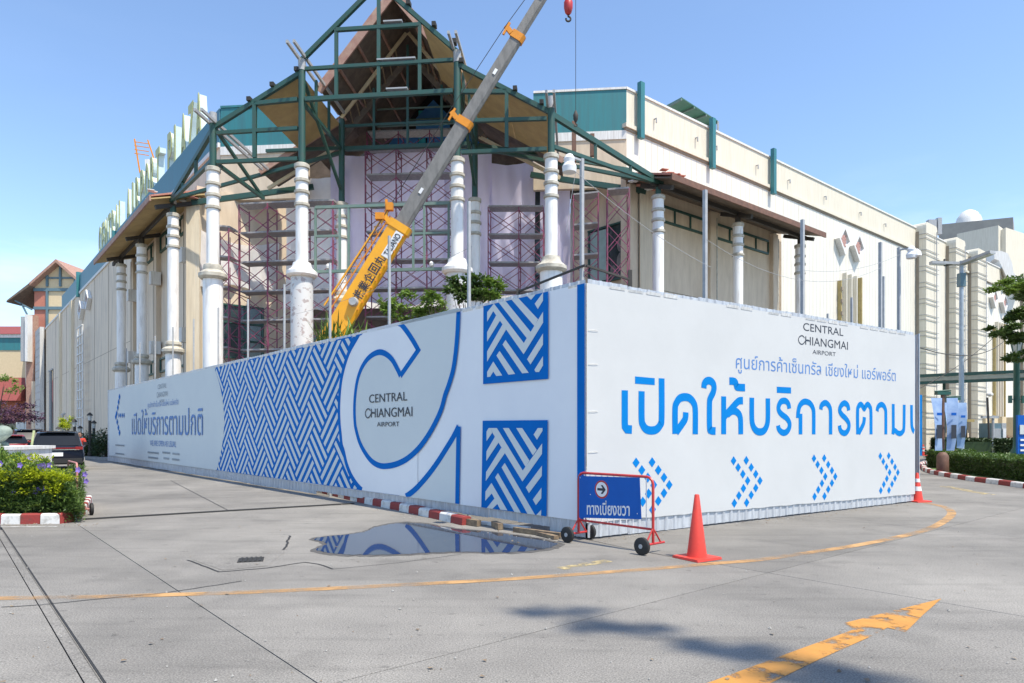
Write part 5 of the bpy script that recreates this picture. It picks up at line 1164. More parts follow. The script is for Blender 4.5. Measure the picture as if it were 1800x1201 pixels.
# left barricade (faded) and main barricade
def barricade(label, p, q, m, panel=True, whl=True):
    p = Vector(p); q = Vector(q); d = (q - p).normalized(); w = Vector((-d.y, d.x)); L_ = (q - p).length; root = thing("road_barricade", label, "barricade", (p.x, p.y, 0))
    T = lambda x, y, z: Vector((p.x + d.x * x + w.x * y, p.y + d.y * x + w.y * y, z))
    r = .1; arcs = [T(0, 0, .12), T(0, 0, .9)] + [T(r - r * math.cos(a), 0, .9 + r * math.sin(a)) for a in (.5, 1.05)] + [T(r, 0, 1.0), T(L_ - r, 0, 1.0)] + [T(L_ - r + r * math.sin(a), 0, .9 + r * math.cos(a)) for a in (.5, 1.05)] + [T(L_, 0, .9), T(L_, 0, .12)]
    mb = MB(); mb.tube(arcs, .019, 8); fr = part("frame", mb, m, root, True)
    mb = MB(); mb.tube([T(0, 0, .31), T(L_, 0, .31)], .016, 8); part("lower_rail", mb, m, root, True)
    for k in range(1, 12 if panel else 1):
        x = L_ * k / 12; mb = MB(); mb.tube([T(x, 0, .32), T(x, 0, .99)], .007, 6); part("picket", mb, m_white if panel else m, root)
    for x in (0, L_):
        mb = MB(); mb.tube([T(x, -.24, .12), T(x, .24, .12)], .016, 8); ax = part("foot_bar", mb, m, root, True)
        for sgn in (-1, 1): mb = MB(); mb.tube([T(x, 0, .33), T(x, sgn * .17, .12)], .012, 6); part("foot_brace", mb, m, ax)
    for x, sgn in ((0, -1), (0, 1), (L_, -1) if whl else (L_, 1)):
        a = T(x, sgn * .21, .115); b = T(x, sgn * .26, .115); a, b = (a, b)
        # wheel axis lies along the rail direction crosswise: wheels roll along the panel
        c_ = T(x, sgn * .235, .115); mb = MB(); A = c_ - Vector((w.x, w.y, 0)) * .03; B = c_ + Vector((w.x, w.y, 0)) * .03
        mb.tube([A, A.lerp(B, .15), A.lerp(B, .85), B], [.095, .115, .115, .095], 24); wh = part("wheel", mb, m_tyre, root, True)
        mb = MB(); mb.tube([A - Vector((w.x, w.y, 0)) * .006, B + Vector((w.x, w.y, 0)) * .006], .03, 12); part("hub", mb, m_grey, wh, True)
    return root, T, L_
bar1, T, L_ = barricade("red wheeled barricade carrying a blue diversion sign in front of the hoarding corner", (.975, 10.0), (1.86, 9.0), m_red)
off = -.03; SG = lambda x, z, o_=0: T(x, off - o_, z)
d3 = (T(1, 0, 0) - T(0, 0, 0)); wv_ = T(0, 1, 0) - T(0, 0, 0); sgn = 1 if wv_.y < 0 else -1
SG = lambda x, z, o_=0: T(x, sgn * (.028 + o_), z)
Pn = [SG(.035, .345), SG(1.16, .43), SG(1.13, .985), SG(.035, .955)]
mb = MB(); mb.prism(Pn, -wv_ * sgn * .012); panel = part("sign_panel", mb, m_signb, bar1)
cx_, cz_ = .47, .785
def disc(r, o_, m, name):
    mb = MB(); mb.poly([SG(cx_ + r * math.cos(k * .1963), cz_ + r * math.sin(k * .1963), o_) for k in range(32)]); return part(name, mb, m, panel)
disc(.128, .0015, m_red, "sign_ring"); disc(.104, .003, m_white, "sign_disc")
mb = MB(); A = [(-.078, -.018), (.02, -.018), (-.015, -.062), (.022, -.062), (.078, 0), (.022, .062), (-.015, .062), (.02, .018), (-.078, .018)]; mb.poly([SG(cx_ + x, cz_ + z, .0045) for x, z in A]); part("arrow", mb, m_ink, panel)
vs, fs, _ = text2d("ทางเบี่ยงขวา", .018); mb = MB(); mb.add([SG(.19 + .78 * x, .405 + .205 * y + .05 * x, .002) for x, y, _ in vs], fs); part("lettering", mb, m_white, panel)
for x, z in ((.06, .93), (.26, .70), (1.1, .5)): mb = MB(); mb.poly([SG(x + .008 * math.cos(k), z + .008 * math.sin(k), .003) for k in range(6)]); part("rivet", mb, m_white, panel)
barricade("faded pink wheeled barricade half hidden by the flowering bush", (-8.25, 12.95), (-9.1, 14.0), m_redf, False)
# cones
def cone(loc, h, bw, label, stripes=False, rz=.3):
    root = thing("traffic_cone", label, "traffic cone", loc, "orange traffic cones", rz); r0 = bw * .30; mb = MB()
    mb.lathe((0, 0, 0), [(r0, .03), (r0 * .92, .08), (.03, h - .01), (.022, h), (.012, h)], 28); part("cone_body", mb, m_cone, root, True, world=False)
    mb = MB(); b_ = bw / 2; mb.hexa([(-b_, -b_, .004), (b_, -b_, .004), (b_, b_, .004), (-b_, b_, .004)], [(-b_ * .97, -b_ * .97, .032), (b_ * .97, -b_ * .97, .032), (b_ * .97, b_ * .97, .032), (-b_ * .97, b_ * .97, .032)]); part("cone_foot", mb, m_cone, root, world=False)
    if stripes:
        for t0, t1 in ((.38, .53), (.68, .8)):
            R_ = lambda t: r0 * .92 + (.03 - r0 * .92) * (t * h - .08) / (h - .09) + .004; mb = MB(); mb.lathe((0, 0, 0), [(R_(t0), t0 * h), (R_(t1), t1 * h)], 28); part("reflective_band", mb, m_white, root, True, world=False)
    return root
g1 = gnd(1225, 982); cone((g1.x, g1.y, 0), .81, .43, "large plain orange cone on the road right of the barricade", rz=.55)
g1 = gnd(1612, 882); cone((g1.x, g1.y, 0), .66, .42, "striped orange cone at the right end of the white hoarding", True)
g1 = gnd(1623, 801); cone((g1.x, g1.y, 0), .75, .5, "far striped cone beside the narrow blue panel", True)

# ------------------------------------------------------------------ right-hand side
def pathpx(P, n=4): return catmull([tuple(gnd(u, v).xy) for u, v in P], n)
kerb("island_kerb", pathpx([(1645, 812), (1625, 818), (1620, 826), (1640, 834), (1700, 845), (1760, 853), (1830, 863), (1900, 873)], 6), "curved red and white kerb of the island with the near hedge", "kerb", h=.15, w=.2, L=.62, start=1)
kerb("island_kerb", pathpx([(1720, 806), (1745, 807), (1775, 805), (1800, 803), (1850, 800)], 5), "far red and white kerb behind the near hedge", "kerb", h=.15, w=.2, L=.8)
def hedge(label, P, w, h, n, m=None, size=.1):
    root = thing("hedge", label, "hedge", (P[0][0], P[0][1], 0), "clipped hedges by the island"); Pv = [Vector(p) for p in P]; mb = MB(); core = MB()
    for a, b in zip(Pv[:-1], Pv[1:]):
        d = (b - a).normalized(); nn = Vector((-d.y, d.x)); nn = nn if nn.dot(a) > 0 else -nn
        core.hexa([(p.x, p.y, .05) for p in (a + nn * .1, b + nn * .1, b + nn * (w - .1), a + nn * (w - .1))], [(p.x, p.y, h - .1) for p in (a + nn * .1, b + nn * .1, b + nn * (w - .1), a + nn * (w - .1))])
        k = int(n * (b - a).length)
        for _ in range(k):
            t = random.random(); f = random.random()
            if f < .45: q = a.lerp(b, t) + nn * random.uniform(-.03, .12); z = random.uniform(.05, h)
            elif f < .85: q = a.lerp(b, t) + nn * random.uniform(0, w); z = h - random.uniform(0, .12) + .03 * math.sin(q.x * 3)
            else: q = a.lerp(b, t) + nn * (w - random.uniform(0, .1)); z = random.uniform(.05, h)
            p = Vector((q.x, q.y, z)); A = Vector((random.gauss(0, 1), random.gauss(0, 1), random.gauss(.2, .8))).normalized(); B = A.cross(Vector((.2, .1, 1))).normalized(); s_ = size * random.uniform(.6, 1.2)
            mb.add([p, p + A * s_ * .5 + B * s_ * .3, p + A * s_, p + A * s_ * .5 - B * s_ * .3], [(0, 1, 2, 3)])
    part("dark_core", core, m_leafd, root); part("foliage", mb, m or m_leaf, root, kind="stuff"); return root  # the core is a solid dark block filling the hedge behind its leaves
gp_ = lambda u, v: tuple(gnd(u, v).xy)
hedge("near low clipped hedge along the right edge of the picture", [gp_(1655, 829), gp_(1712, 838), gp_(1780, 847), gp_(1860, 858)], 1.5, .78, 1300)
hedge("short hedge left of the brown pot at the island's nose", [gp_(1626, 822), gp_(1648, 826)], 1.5, .8, 1500)
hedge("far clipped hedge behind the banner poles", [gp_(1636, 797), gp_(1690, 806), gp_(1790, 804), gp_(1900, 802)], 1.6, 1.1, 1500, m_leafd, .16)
m_lawn = mat("lawn", (.10, .16, .03, 1), (.06, .11, .02, 1), .9, 9, .5, 60)
def sheetpx(name, P, z, m): mb = MB(); A = [gnd(u, v) for u, v in P]; mb.poly([(p.x, p.y, z) for p in reversed(A)]); return struct(name, mb, m)
sheetpx("island_lawn", [(1640, 815), (1628, 823), (1645, 831), (1720, 843), (1860, 862), (1900, 840), (1800, 812), (1700, 806)], .06, m_lawn)
# banner poles in pots
def flagpost(u, Y, label, s_, dark=False):
    c = at(u, 759, Y); root = thing("banner_stand", label, "banner stand", (c.x, Y, 0), "vertical banner stands by the hedge")
    mb = MB(); mb.lathe((c.x, Y, 0), [(.17, 0), (.21, .08), (.2, .7), (.15, .78), (.09, .84)], 16); part("pot", mb, m_fascia, root, True)
    mb = MB(); mb.tube([(c.x, Y, .95), (c.x, Y, 3.0)], .065, 10); part("pole", mb, m_fascia, root, True)
    mb = MB(); mb.box((c.x, Y, 3.03), (.5, .2, .12)); mb.tube([(c.x - .3, Y, 3.1), (c.x + .3, Y, 3.14)], .03, 6); part("pole_head", mb, m_lampg, root)
    for sg in (-1, 1):
        mb = MB(); n = 14; vs = []
        for i in range(n + 1):
            t = i / n; z = 2.85 - 1.95 * t * s_; o1 = .04 + (.18 * math.sin(3.0 * t) - .1 * t) * .4; vs += [(c.x + sg * (.07 + o1 * .3), Y - .1, z), (c.x + sg * (.5 - .14 * t), Y - .1 - .12 * math.sin(3 * t), z)]
        mb.add(vs, [(2 * i, 2 * i + 1, 2 * i + 3, 2 * i + 2) for i in range(n)]); bn_ = part("banner", mb, m_bannerb, root, True)
        for z0, z1, m in ((1.35, 1.85, m_ink), (2.2, 2.3, m_signb)):
            mb = MB(); x0 = c.x + sg * .17; x1 = c.x + sg * .36; mb.poly([(x0, Y - .235, z0), (x1, Y - .235, z0), (x1, Y - .235, z1), (x0, Y - .235, z1)]); part("banner_print", mb, m, bn_)
m_bannerb = mat("pale blue banner", (.34, .46, .66, 1), (.22, .33, .55, 1), .6, 3)
flagpost(1657, 25.4, "nearer pair of pale blue banners on a brown pole in a pot", 1.0); flagpost(1676, 29.5, "second banner stand just behind the nearer pair", 1.0)
# street lamp with two arms
c = at(1690, 759, 36); lamp = thing("street_lamp", "tall grey street lamp with two flat arms above the hedges", "street lamp", (c.x, 36, 0)); X = c.x
mb = MB(); mb.tube([(X, 36, 0), (X, 36, 5), (X, 36, 10.6)], [.14, .12, .1], 12); part("pole", mb, mat("pale blue grey pole", (.40, .47, .55, 1), rough=.5), lamp, True)
mb = MB(); mb.box((X, 36, 9.6), (.3, .3, .7)); part("bracket", mb, m_bluegrey, lamp)
L1, L2 = at(1636, 462, 36), at(1745, 443, 34.5); K_ = at(1690, 464, 36)
for e, w in ((L1, .3), (L2, .42)):
    mb = MB(); mb.bar(K_, e, w, .14); a_ = part("lamp_arm", mb, m_grey, lamp); mb = MB(); mb.bar(K_.lerp(e, .55) - Vector((0, 0, .09)), e - Vector((0, 0, .09)), w * .7, .04); part("lens", mb, m_lens, a_)
mb = MB(); mb.bar((X, 36, 10.5), (X - .9, 36, 10.35), .06); mb.bar((X - .9, 36, 10.35), (X - .9, 36, 10.7), .07); part("camera_bracket", mb, m_bracket, lamp)
# green lamp post
c = at(1787, 759, 38); X = c.x; gl_ = thing("lamp_post", "dark green lantern lamp post at the right edge", "lamp post", (X, 38, 0))
mb = MB(); mb.lathe((X, 38, 0), [(.32, 0), (.32, .5), (.2, .7), (.17, 1), (.15, 5.6), (.19, 5.7), (.12, 5.8)], 14); part("post", mb, m_lampg, gl_, True)
mb = MB(); mb.lathe((X, 38, 5.8), [(.14, 0), (.3, .8)], 6); part("lantern_glass", mb, m_lens, gl_); mb = MB(); mb.lathe((X, 38, 6.6), [(.38, 0), (.36, .08), (.12, .25), (.03, .42)], 6); part("lantern_cap", mb, m_lampg, gl_)
for k in range(6): a = k * math.pi / 3; mb = MB(); mb.bar((X + .145 * math.cos(a), 38 + .145 * math.sin(a), 5.8), (X + .31 * math.cos(a), 38 + .31 * math.sin(a), 6.62), .03); part("lantern_bar", mb, m_lampg, gl_)
mb = MB(); mb.bar((X - .35, 38, 3.4), (X + .35, 38, 3.4), .06); part("sign_arm", mb, m_lampg, gl_)
for sg in (-1, 1): mb = MB(); mb.box((X + sg * .36, 38, 3.4), (.16, .12, .42)); part("spotlight", mb, m_lampg, gl_)
# covered walkway
P0, P1 = at(1545, 661, 50), at(1900, 643, 43); wk = thing("covered_walkway", "long green roofed walkway crossing behind the lamp posts", "walkway", (P0.x, P0.y, 0)); d = (P1 - P0); d.z = 0; nn = Vector((-d.y, d.x, 0)).normalized(); nb = 26; zt_ = 5.6
for k in range(nb):
    a = P0 + d * (k / nb); b = P0 + d * ((k + .96) / nb); mb = MB(); q = [Vector((p.x, p.y, zt_)) for p in (a, b, b + nn * 3.8, a + nn * 3.8)]; q[2].z += .25; q[3].z += .25; mb.prism(q, (0, 0, .05)); part("roof_panel", mb, m_polyc, wk)
    mb = MB(); q = [Vector((p.x, p.y, zt_ - .32)) for p in (a, b, b + nn * 3.6, a + nn * 3.6)]; mb.prism(q, (0, 0, .02)); part("ceiling_panel", mb, m_ceil, wk)
mb = MB(); mb.bar(Vector((P0.x, P0.y, zt_ - .05)) - nn * .03, Vector((P1.x, P1.y, zt_ - .05)) - nn * .03, .08, .22); mb.bar(Vector((P0.x, P0.y, zt_ - .55)), Vector((P1.x, P1.y, zt_ - .55)), .08, .2); part("edge_beam", mb, m_green, wk)
mb = MB(); mb.bar(Vector((P0.x, P0.y, zt_ - .3)), Vector((P1.x, P1.y, zt_ - .3)), .04, .26); part("ceiling_stand_in", mb, m_ceil, wk)  # upright pale strip added in place of the lit ceiling seen from below
for k in (0, 9, 26): a = P0 + d * (k / nb) + nn * 1.2; mb = MB(); mb.tube([(a.x, a.y, 0), (a.x, a.y, zt_ - .3)], .1, 10); part("support", mb, m_green, wk, True)
# tree at right edge
tree("rain_tree", "spreading green tree entering the picture at the right edge", (28.9, 35.2), 6, (28.2, 35.2, 9.0), (2.4, 2.6, .8), 9000, .24, m_leaf, clumps=26, r=.2)
c = at(1790, 560, 34); root = bpy.data.objects["rain_tree"]
for (u, v, rx, rz, n) in ((1785, 502, 1.0, .35, 2600), (1790, 552, .9, .4, 3000), (1770, 580, .9, .22, 1400), (1798, 628, .6, .3, 1600), (1800, 590, .7, .3, 1500)):
    c = at(u, v, 34); mb = leafcloud(c, (rx, 1.2, rz), n, .2, clumps=8); o_ = part("leaf_mass", mb, m_leaf if v > 520 else m_leafl, root, kind="stuff")
    mb = MB(); mb.tube([(28.7, 35.2, c.z - .9), ((28.7 + c.x) / 2, 34.6, c.z - .3), tuple(c)], [.08, .05, .02], 6); part("branch", mb, m_bark, root, True)
# booth, barrier, boxes, sign boards
def bx_(name, label, cat, u0, u1, v0, Y, m, dz=.0, dp=1.2):
    a, b = at(u0, v0, Y), at(u1, v0, Y); root = thing(name, label, cat, ((a.x + b.x) / 2, Y, 0)); mb = MB(); mb.box(((a.x + b.x) / 2, Y + dp / 2, a.z / 2), (b.x - a.x, dp, a.z)); part("body", mb, m, root); return root, a, b
r_, a, b = bx_("guard_booth", "small ochre and green guard booth behind the far hedge", "booth", 1681, 1701, 742, 52, m_ochre)
mb = MB(); mb.box(((a.x + b.x) / 2, 52.5, a.z + .1), (1.3, 1.9, .2)); part("roof", mb, m_ochre, r_); mb = MB(); mb.box(((a.x + b.x) / 2, 51.96, 1.5), (.7, .06, .8)); part("window", mb, m_carg, r_)
r_, a, b = bx_("service_cabinet", "tall dark grey cabinet behind the far hedge", "cabinet", 1743, 1760, 744, 44, m_bluegrey); mb = MB(); mb.box(((a.x + b.x) / 2, 43.97, 1.1), (.5, .04, 1.4)); part("door", mb, m_grey, r_)
r_, a, b = bx_("service_cabinet", "pale grey cabinet next to the dark one", "cabinet", 1761, 1769, 744, 44.5, m_grey); mb = MB(); mb.box(((a.x + b.x) / 2, 44.47, 1.2), (.2, .04, 1.2)); part("door", mb, m_white, r_)
r_, a, b = bx_("information_board", "tall blue information board at the far right edge", "sign board", 1789, 1822, 730, 33, m_signb, dp=.12)
mb = MB(); mb.box(((a.x + b.x) / 2, 32.97, 1.7), (.75, .03, .45)); part("notice", mb, m_lens, r_)
for z in (1.2, .95, .7): mb = MB(); mb.box(((a.x + b.x) / 2, 32.97, z), (.7, .03, .09)); part("text_bar", mb, m_white, r_)
c = at(1737, 759, 42); r_ = thing("barrier_gate", "raised white parking barrier with grey post", "barrier gate", (c.x, 42, 0)); mb = MB(); mb.box((c.x, 42, .55), (.35, .35, 1.1)); part("housing", mb, m_white, r_)
mb = MB(); mb.tube([(c.x, 41.9, 1.1), (c.x - .12, 41.9, 3.7)], .06, 8); part("arm", mb, m_bracket, r_); mb = MB(); mb.tube([(c.x + .3, 42, 0), (c.x + .3, 42, 2.6)], .07, 8); mb.box((c.x + .1, 42, 2.5), (1.0, .2, .16)); part("camera_post", mb, m_grey, r_)
mb = MB(); mb.lathe((c.x + .1, 42, 3.75), [(.02, 0), (.18, .08), (.18, .2), (.02, .28)], 10); part("lamp", mb, m_trim, r_, True)
for u, Y, l in ((1750, 46, "small red flower box behind the far hedge"), (1774, 46, "second small red flower box behind the far hedge")):
    c = at(u, 759, Y); mb = leafcloud((c.x, Y, 1.0), (.5, .3, .35), 260, .14); 
    q = thing("flower_box", l, "planter", (c.x, Y, 0)); part("flowers", mb, m_red, q, kind="stuff"); mb = MB(); mb.box((c.x, Y, .35), (1.0, .4, .7)); part("box", mb, m_greyw, q)
# buildings and things behind the right wing
r_ = thing("rear_building", "plain grey block building rising behind the right wing", "building", (78, 118, 0))
YB = 112; a, b = at(1650, 395, YB), at(1781, 382, YB - 6); mb = MB(); mb.wall((a.x, a.y), (b.x, b.y), 0, a.z, 8, 0, 0, at(1781, 382, YB - 6).z); part("wall", mb, m_greyw, r_)
a, b = at(1640, 440, 100), at(1768, 400, 92); mb = MB(); mb.wall((a.x, a.y), (b.x, b.y), 0, a.z - 2.2, 6, 0, 0, b.z); part("lower_block", mb, m_wall_cream, r_)
b = at(1755, 400, 92); q = at(1795, 428, 97); mb = MB(); mb.wall((b.x, b.y), (q.x, q.y), 0, b.z + .3, 5, 0, 0, q.z); part("side_wall", mb, m_wall_cream, r_)
c = at(1703, 388, 116); mb = MB(); mb.lathe((c.x, c.y, c.z - 3), [(1.9, 0), (1.9, 3.0), (1.8, 3.2), (1.75, 3.5), (1.5, 3.8), (1.3, 4.2), (.95, 4.5), (.45, 4.75), (.06, 4.85)], 24); dm = solo("roof_dome", mb, m_trim, "round white dome standing on the grey block building", "dome", smooth=True)
c = at(1637, 400, 70); mb = MB(); mb.box((c.x, c.y, c.z), (.8, .5, 1.5)); mb.box((c.x + .75, c.y, c.z + .1), (.4, .5, 1.7)); mb.bar((c.x, c.y, c.z - 1.6), (c.x, c.y, c.z), .2); solo("roof_antenna", mb, m_grey, "pair of grey panel antennas on the roof above the first pilaster", "antenna")
# translucent canopy on the roof
mb = MB(); P = [at(1170, 188, 38), at(1198, 173, 37), at(1262, 214, 41), at(1222, 224, 42)]; pc = thing("sunshade", "translucent green sloping shade panel above the right parapet", "shade roof", (P[0].x, P[0].y, 17)); mb.prism(P, (0, 0, .06)); part("sheet", mb, m_polyc, pc)
for t in (.0, .33, .66, 1): mb = MB(); mb.bar(P[0].lerp(P[3], t) - Vector((0, 0, .06)), P[1].lerp(P[2], t) - Vector((0, 0, .06)), .1); part("rafter", mb, m_greenl, pc)
for p in (P[0], P[3], P[2]): mb = MB(); mb.bar((p.x, p.y, 16.4), tuple(p), .1); part("support", mb, m_grey, pc)
# floodlight on the corner post and at the far right post
for k, (pl_, t, lab) in enumerate(((PL, .2, "white round floodlight on the tall post at the hoarding corner"), (PR, 9.3, "white floodlight on the post at the right end of the white hoarding"))):
    c = pl_.at(t, 5.62, .14); root = thing("floodlight", lab, "floodlight", c); mb = MB(); mb.lathe((c.x, c.y, c.z), [(.045, -.17), (.1, -.16), (.11, -.08), (.075, -.02), (.085, .04), (.05, .1), (.01, .12)], 16); part("lamp_head", mb, m_white, root, True); mb = MB(); mb.bar(c + Vector((0, 0, .08)), pl_.at(t, 5.7, -.1), .03); part("bracket", mb, m_grey, root)
    if k == 1: mb = MB(); mb.lathe((c.x + .1, c.y - .05, c.z - .02), [(.02, -.12), (.09, -.1), (.07, 0), (.01, .06)], 12); part("lamp_head", mb, m_white, root, True)
# black handrails at the corner top
mb = MB(); mb.bar(PL.at(1.75, 3.97, -.2), PL.at(.1, 4.1, -.1), .03); mb.bar(PL.at(1.75, 3.8, -.2), PL.at(1.75, 4.02, -.2), .06); mb.bar(PR.at(.1, 4.1, -.15), PR.at(1.0, 4.0, -.15), .03); mb.bar(PR.at(1.0, 3.8, -.15), PR.at(1.0, 4.15, -.15), .06); solo("angle_iron", mb, m_bracket, "dark angle iron lying over the hoarding corner", "angle iron")
mb = MB()
# wires strung between the posts
def wire_(A, B, sag, label, r=.004, m=None):
    P = [A.lerp(B, k / 12) - Vector((0, 0, sag * 4 * (k / 12) * (1 - k / 12))) for k in range(13)]; mb = MB(); mb.tube(P, r, 5); return solo("cable", mb, m or m_grey, label, "cable", "loose cables above the hoardings")
wire_(PL.at(.2, 5.5, 0), PR.at(2.75, 4.4, 0), .1, "pale cable from the corner floodlight down to the first right post"); wire_(PR.at(2.75, 4.9, -.1), PR.at(8.5, 5.2, -.1), .5, "pale sagging cable between the right posts")
wire_(PR.at(5.6, 4.75, -.1), PR.at(9.3, 5.6, -.1), .15, "thin cable rising to the right floodlight"); wire_(PL.at(.2, 5.5, 0), PL.at(.3, 4.6, .1), -.05, "short cable dangling from the corner floodlight")
wire_(PB.at(2.8, 4.3, 0), at(1765, 600, 45), .8, "dark cable running from the rear posts over the walkway", .02, m_bracket); wire_(at(1600, 690, 40), at(1745, 595, 44), .3, "dark cable crossing the pilasters above the walkway", .02, m_bracket)
wire_(PL.at(14, 5.0, -.2), PL.at(3.04, 5.0, -.2), .25, "pale cable strung between the left posts")

# ------------------------------------------------------------------ left-hand side
# tower with gable roof
YT = 104; cx0 = at(107, 759, YT).x; hw = 4.05; tw = thing("gable_tower", "slim gabled tower in salmon and cream with blue grey framing", "tower", (cx0, YT + 4, 0))
zc_ = 24.0; za = 27.6
mb = MB(); mb.wall((cx0 - hw, YT), (cx0 - hw + 2.0, YT), 0, zc_ - .6, 6); part("salmon_wall", mb, m_salmon, tw)
mb = MB(); mb.wall((cx0 - hw + 2.0, YT), (cx0 + hw, YT), 0, zc_ - .6, 6); part("cream_wall", mb, m_yelcream, tw)
mb = MB(); mb.prism([(cx0 - hw, YT, zc_ - .58), (cx0 + hw, YT, zc_ - .58), (cx0 + hw, YT, zc_ - .3), (cx0, YT, za - .3), (cx0 - hw, YT, zc_ - .3)], (0, 6, 0)); part("gable_wall", mb, m_yelcream, tw)
for sg in (-1, 1):
    mb = MB(); mb.prism([(cx0, YT - 1.2, za), (cx0 + sg * hw * 1.0, YT - 1.2, zc_), (cx0 + sg * hw, YT - 1.2, zc_ - .45), (cx0, YT - 1.2, za - .5)], (0, 7.6, 0)); rf = part("roof", mb, m_barge, tw)
    mb = MB(); mb.prism([(cx0 + sg * hw * .98, YT - 1.2, zc_), (cx0 + sg * (hw + 3.3), YT - 1.2, zc_ - 2.6), (cx0 + sg * (hw + 3.4), YT - 1.2, zc_ - 2.9), (cx0 + sg * hw * .98, YT - 1.2, zc_ - .5)], (0, 7.6, 0)); part("roof_skirt", mb, m_soffd, rf)
    if sg < 0:
        mb = MB(); mb.bar((cx0 - hw - 2.6, YT - .5, zc_ - 2.5), (cx0 - hw, YT - .5, zc_ - 3.9), .2); mb.bar((cx0 - hw - 1.6, YT - .5, zc_ - 3.0), (cx0 - hw, YT - .5, zc_ - 6.0), .2); part("roof_bracket", mb, m_bluegrey, tw)
for z in (zc_ - .8, zc_ - 3.6, zc_ - 9.2): mb = MB(); mb.bar((cx0 - hw, YT - .12, z), (cx0 + hw, YT - .12, z), .2, .45); part("frame_beam", mb, m_bluegrey, tw)
for x, z0, z1 in ((-hw + 2.05, 0, zc_ - .5), (-hw + 2.05, zc_ - .3, zc_ + 1.4), (0, zc_ - .3, za - .6), (hw - 1.8, zc_ - .3, zc_ + 1.2)): mb = MB(); mb.bar((cx0 + x, YT - .1, z0), (cx0 + x, YT - .1, z1), .3); part("frame_post", mb, m_bluegrey, tw)
mb = MB(); mb.bar((cx0 - 2.3, YT - .1, zc_ + 1.0), (cx0 + 2.3, YT - .1, zc_ + 1.0), .12, .25); part("frame_beam", mb, m_bluegrey, tw)
q = at(57, 759, 102); mb = MB(); mb.box((q.x, 102, 9.5), (1.1, 1.1, 19)); part("corner_column", mb, m_barge, tw); mb = MB(); mb.box((q.x - .45, 101.2, 15.3), (.9, .8, 6.6)); part("sign_box", mb, m_grey, tw); mb = MB(); mb.box((q.x + .2, 101, 15.4), (.4, 1.2, 6.9)); part("sign_box", mb, m_trim, tw)
q = at(62, 759, 101); mb = MB(); mb.tube([(q.x, 100.8, 0), (q.x, 100.8, 9)], .35, 10); part("downpipe", mb, m_wall_beige, tw, True)
# far left building
YF = 118; fl = thing("far_left_building", "cream building with teal band and dark red roofs at the far left edge", "building", (-92, YF + 4, 0)); zt = lambda v: CAMH + (HZ - v) / F * YF
x0, x1 = at(-260, 759, YF).x, at(54, 759, YF).x
for nm, v0, v1, m, off in (("wall", 668, 616, m_yelcream, 0), ("teal_band", 616, 594, m_teal, .1), ("white_band", 594, 588, m_trim, .3), ("lower_wall", 760, 704, m_salmon, -.2)):
    mb = MB(); mb.wall((x0, YF), (x1, YF), max(0, zt(v0)), zt(v1), 3, off); part(nm, mb, m, fl)
mb = MB(); mb.prism([(x0, YF - .6, zt(588)), (x0, YF + 5, zt(566)), (x0, YF + 5, zt(588))], (x1 - x0, 0, 0)); part("roof", mb, m_redroof, fl)
mb = MB(); mb.prism([(x0, YF - 3.5, zt(706)), (x0, YF, zt(664)), (x0, YF, zt(706))], (x1 - x0, 0, 0)); part("awning", mb, m_redroof, fl)
mb = MB(); mb.wall((x0, YF - 3), (x1, YF - 3), 0, zt(744), .3); part("shopfront", mb, m_glass, fl)
for u in (33, 40, 48): q = at(u, 759, YF - 3.3); mb = MB(); mb.box((q.x, q.y, 2.2), (.7, .3, 2.0)); part("shop_window", mb, m_lens, fl)
# bougainvillea and slope
c = at(14, 727, 62); tree("bougainvillea", "dark purple bougainvillea by the far left building", (c.x - 1, 62), 2, (c.x - 1, 62, 3.1), (3.8, 1.6, 1.25), 5200, .22, m_boug, clumps=22)
c = at(5, 752, 50); mb = leafcloud((c.x, 50, .9), (1.6, 1.2, 1.15), 1500, .25); rr_ = thing("bush", "dull green clipped bush beneath the bougainvillea", "bush", (c.x, 50, 0)); part("foliage", mb, m_leafd, rr_, kind="stuff"); mb = MB(); mb.tube([(c.x, 50, 0), (c.x, 50, 1)], .1, 6); part("stem", mb, m_bark, rr_)
c = at(-4, 700, 22); tree("young_tree", "thin young tree with sparse leaves at the left edge", (c.x - .3, 22), 2.2, (at(6, 672, 22).x, 22, at(6, 676, 22).z), (.5, .4, .35), 420, .1, m_leafl, clumps=7, r=.03, lean=(.12, 0))
c = at(117, 752, 44); tree("yellow_shrub", "small yellow green shrub in front of the left wall", (c.x, 44), 1, (c.x, 44, 1.85), (.48, .45, .75), 1300, .13, m_leafy, "shrub", clumps=12, r=.05)
for (u, v, Y, rx, rz, l) in ((172, 787, 41.5, 1.0, .95, "dark green shrub close to the hoarding's far end"), (152, 790, 42, .8, .85, "dark shrub between the parked car and the hoarding's far end"), (186, 785, 40.5, .7, 1.1, "leafy shrub touching the far edge of the long hoarding")):
    c = at(u, v, Y); rr_ = thing("roadside_shrub", l, "shrub", (c.x, Y, 0), "dark shrubs along the left wall"); part("foliage", leafcloud((c.x, Y, .75), (rx, .8, rz), 1900, .15, shell=.1), m_leafd, rr_, kind="stuff"); mb = MB(); mb.tube([(c.x, Y, 0), (c.x, Y, .8)], .08, 6); part("stem", mb, m_bark, rr_)
mb = MB(); a, b = gnd(146, 806), gnd(190, 810); mb.wall((a.x, a.y), (b.x, b.y), 0, .12, 3); struct("verge", mb, m_concrete)
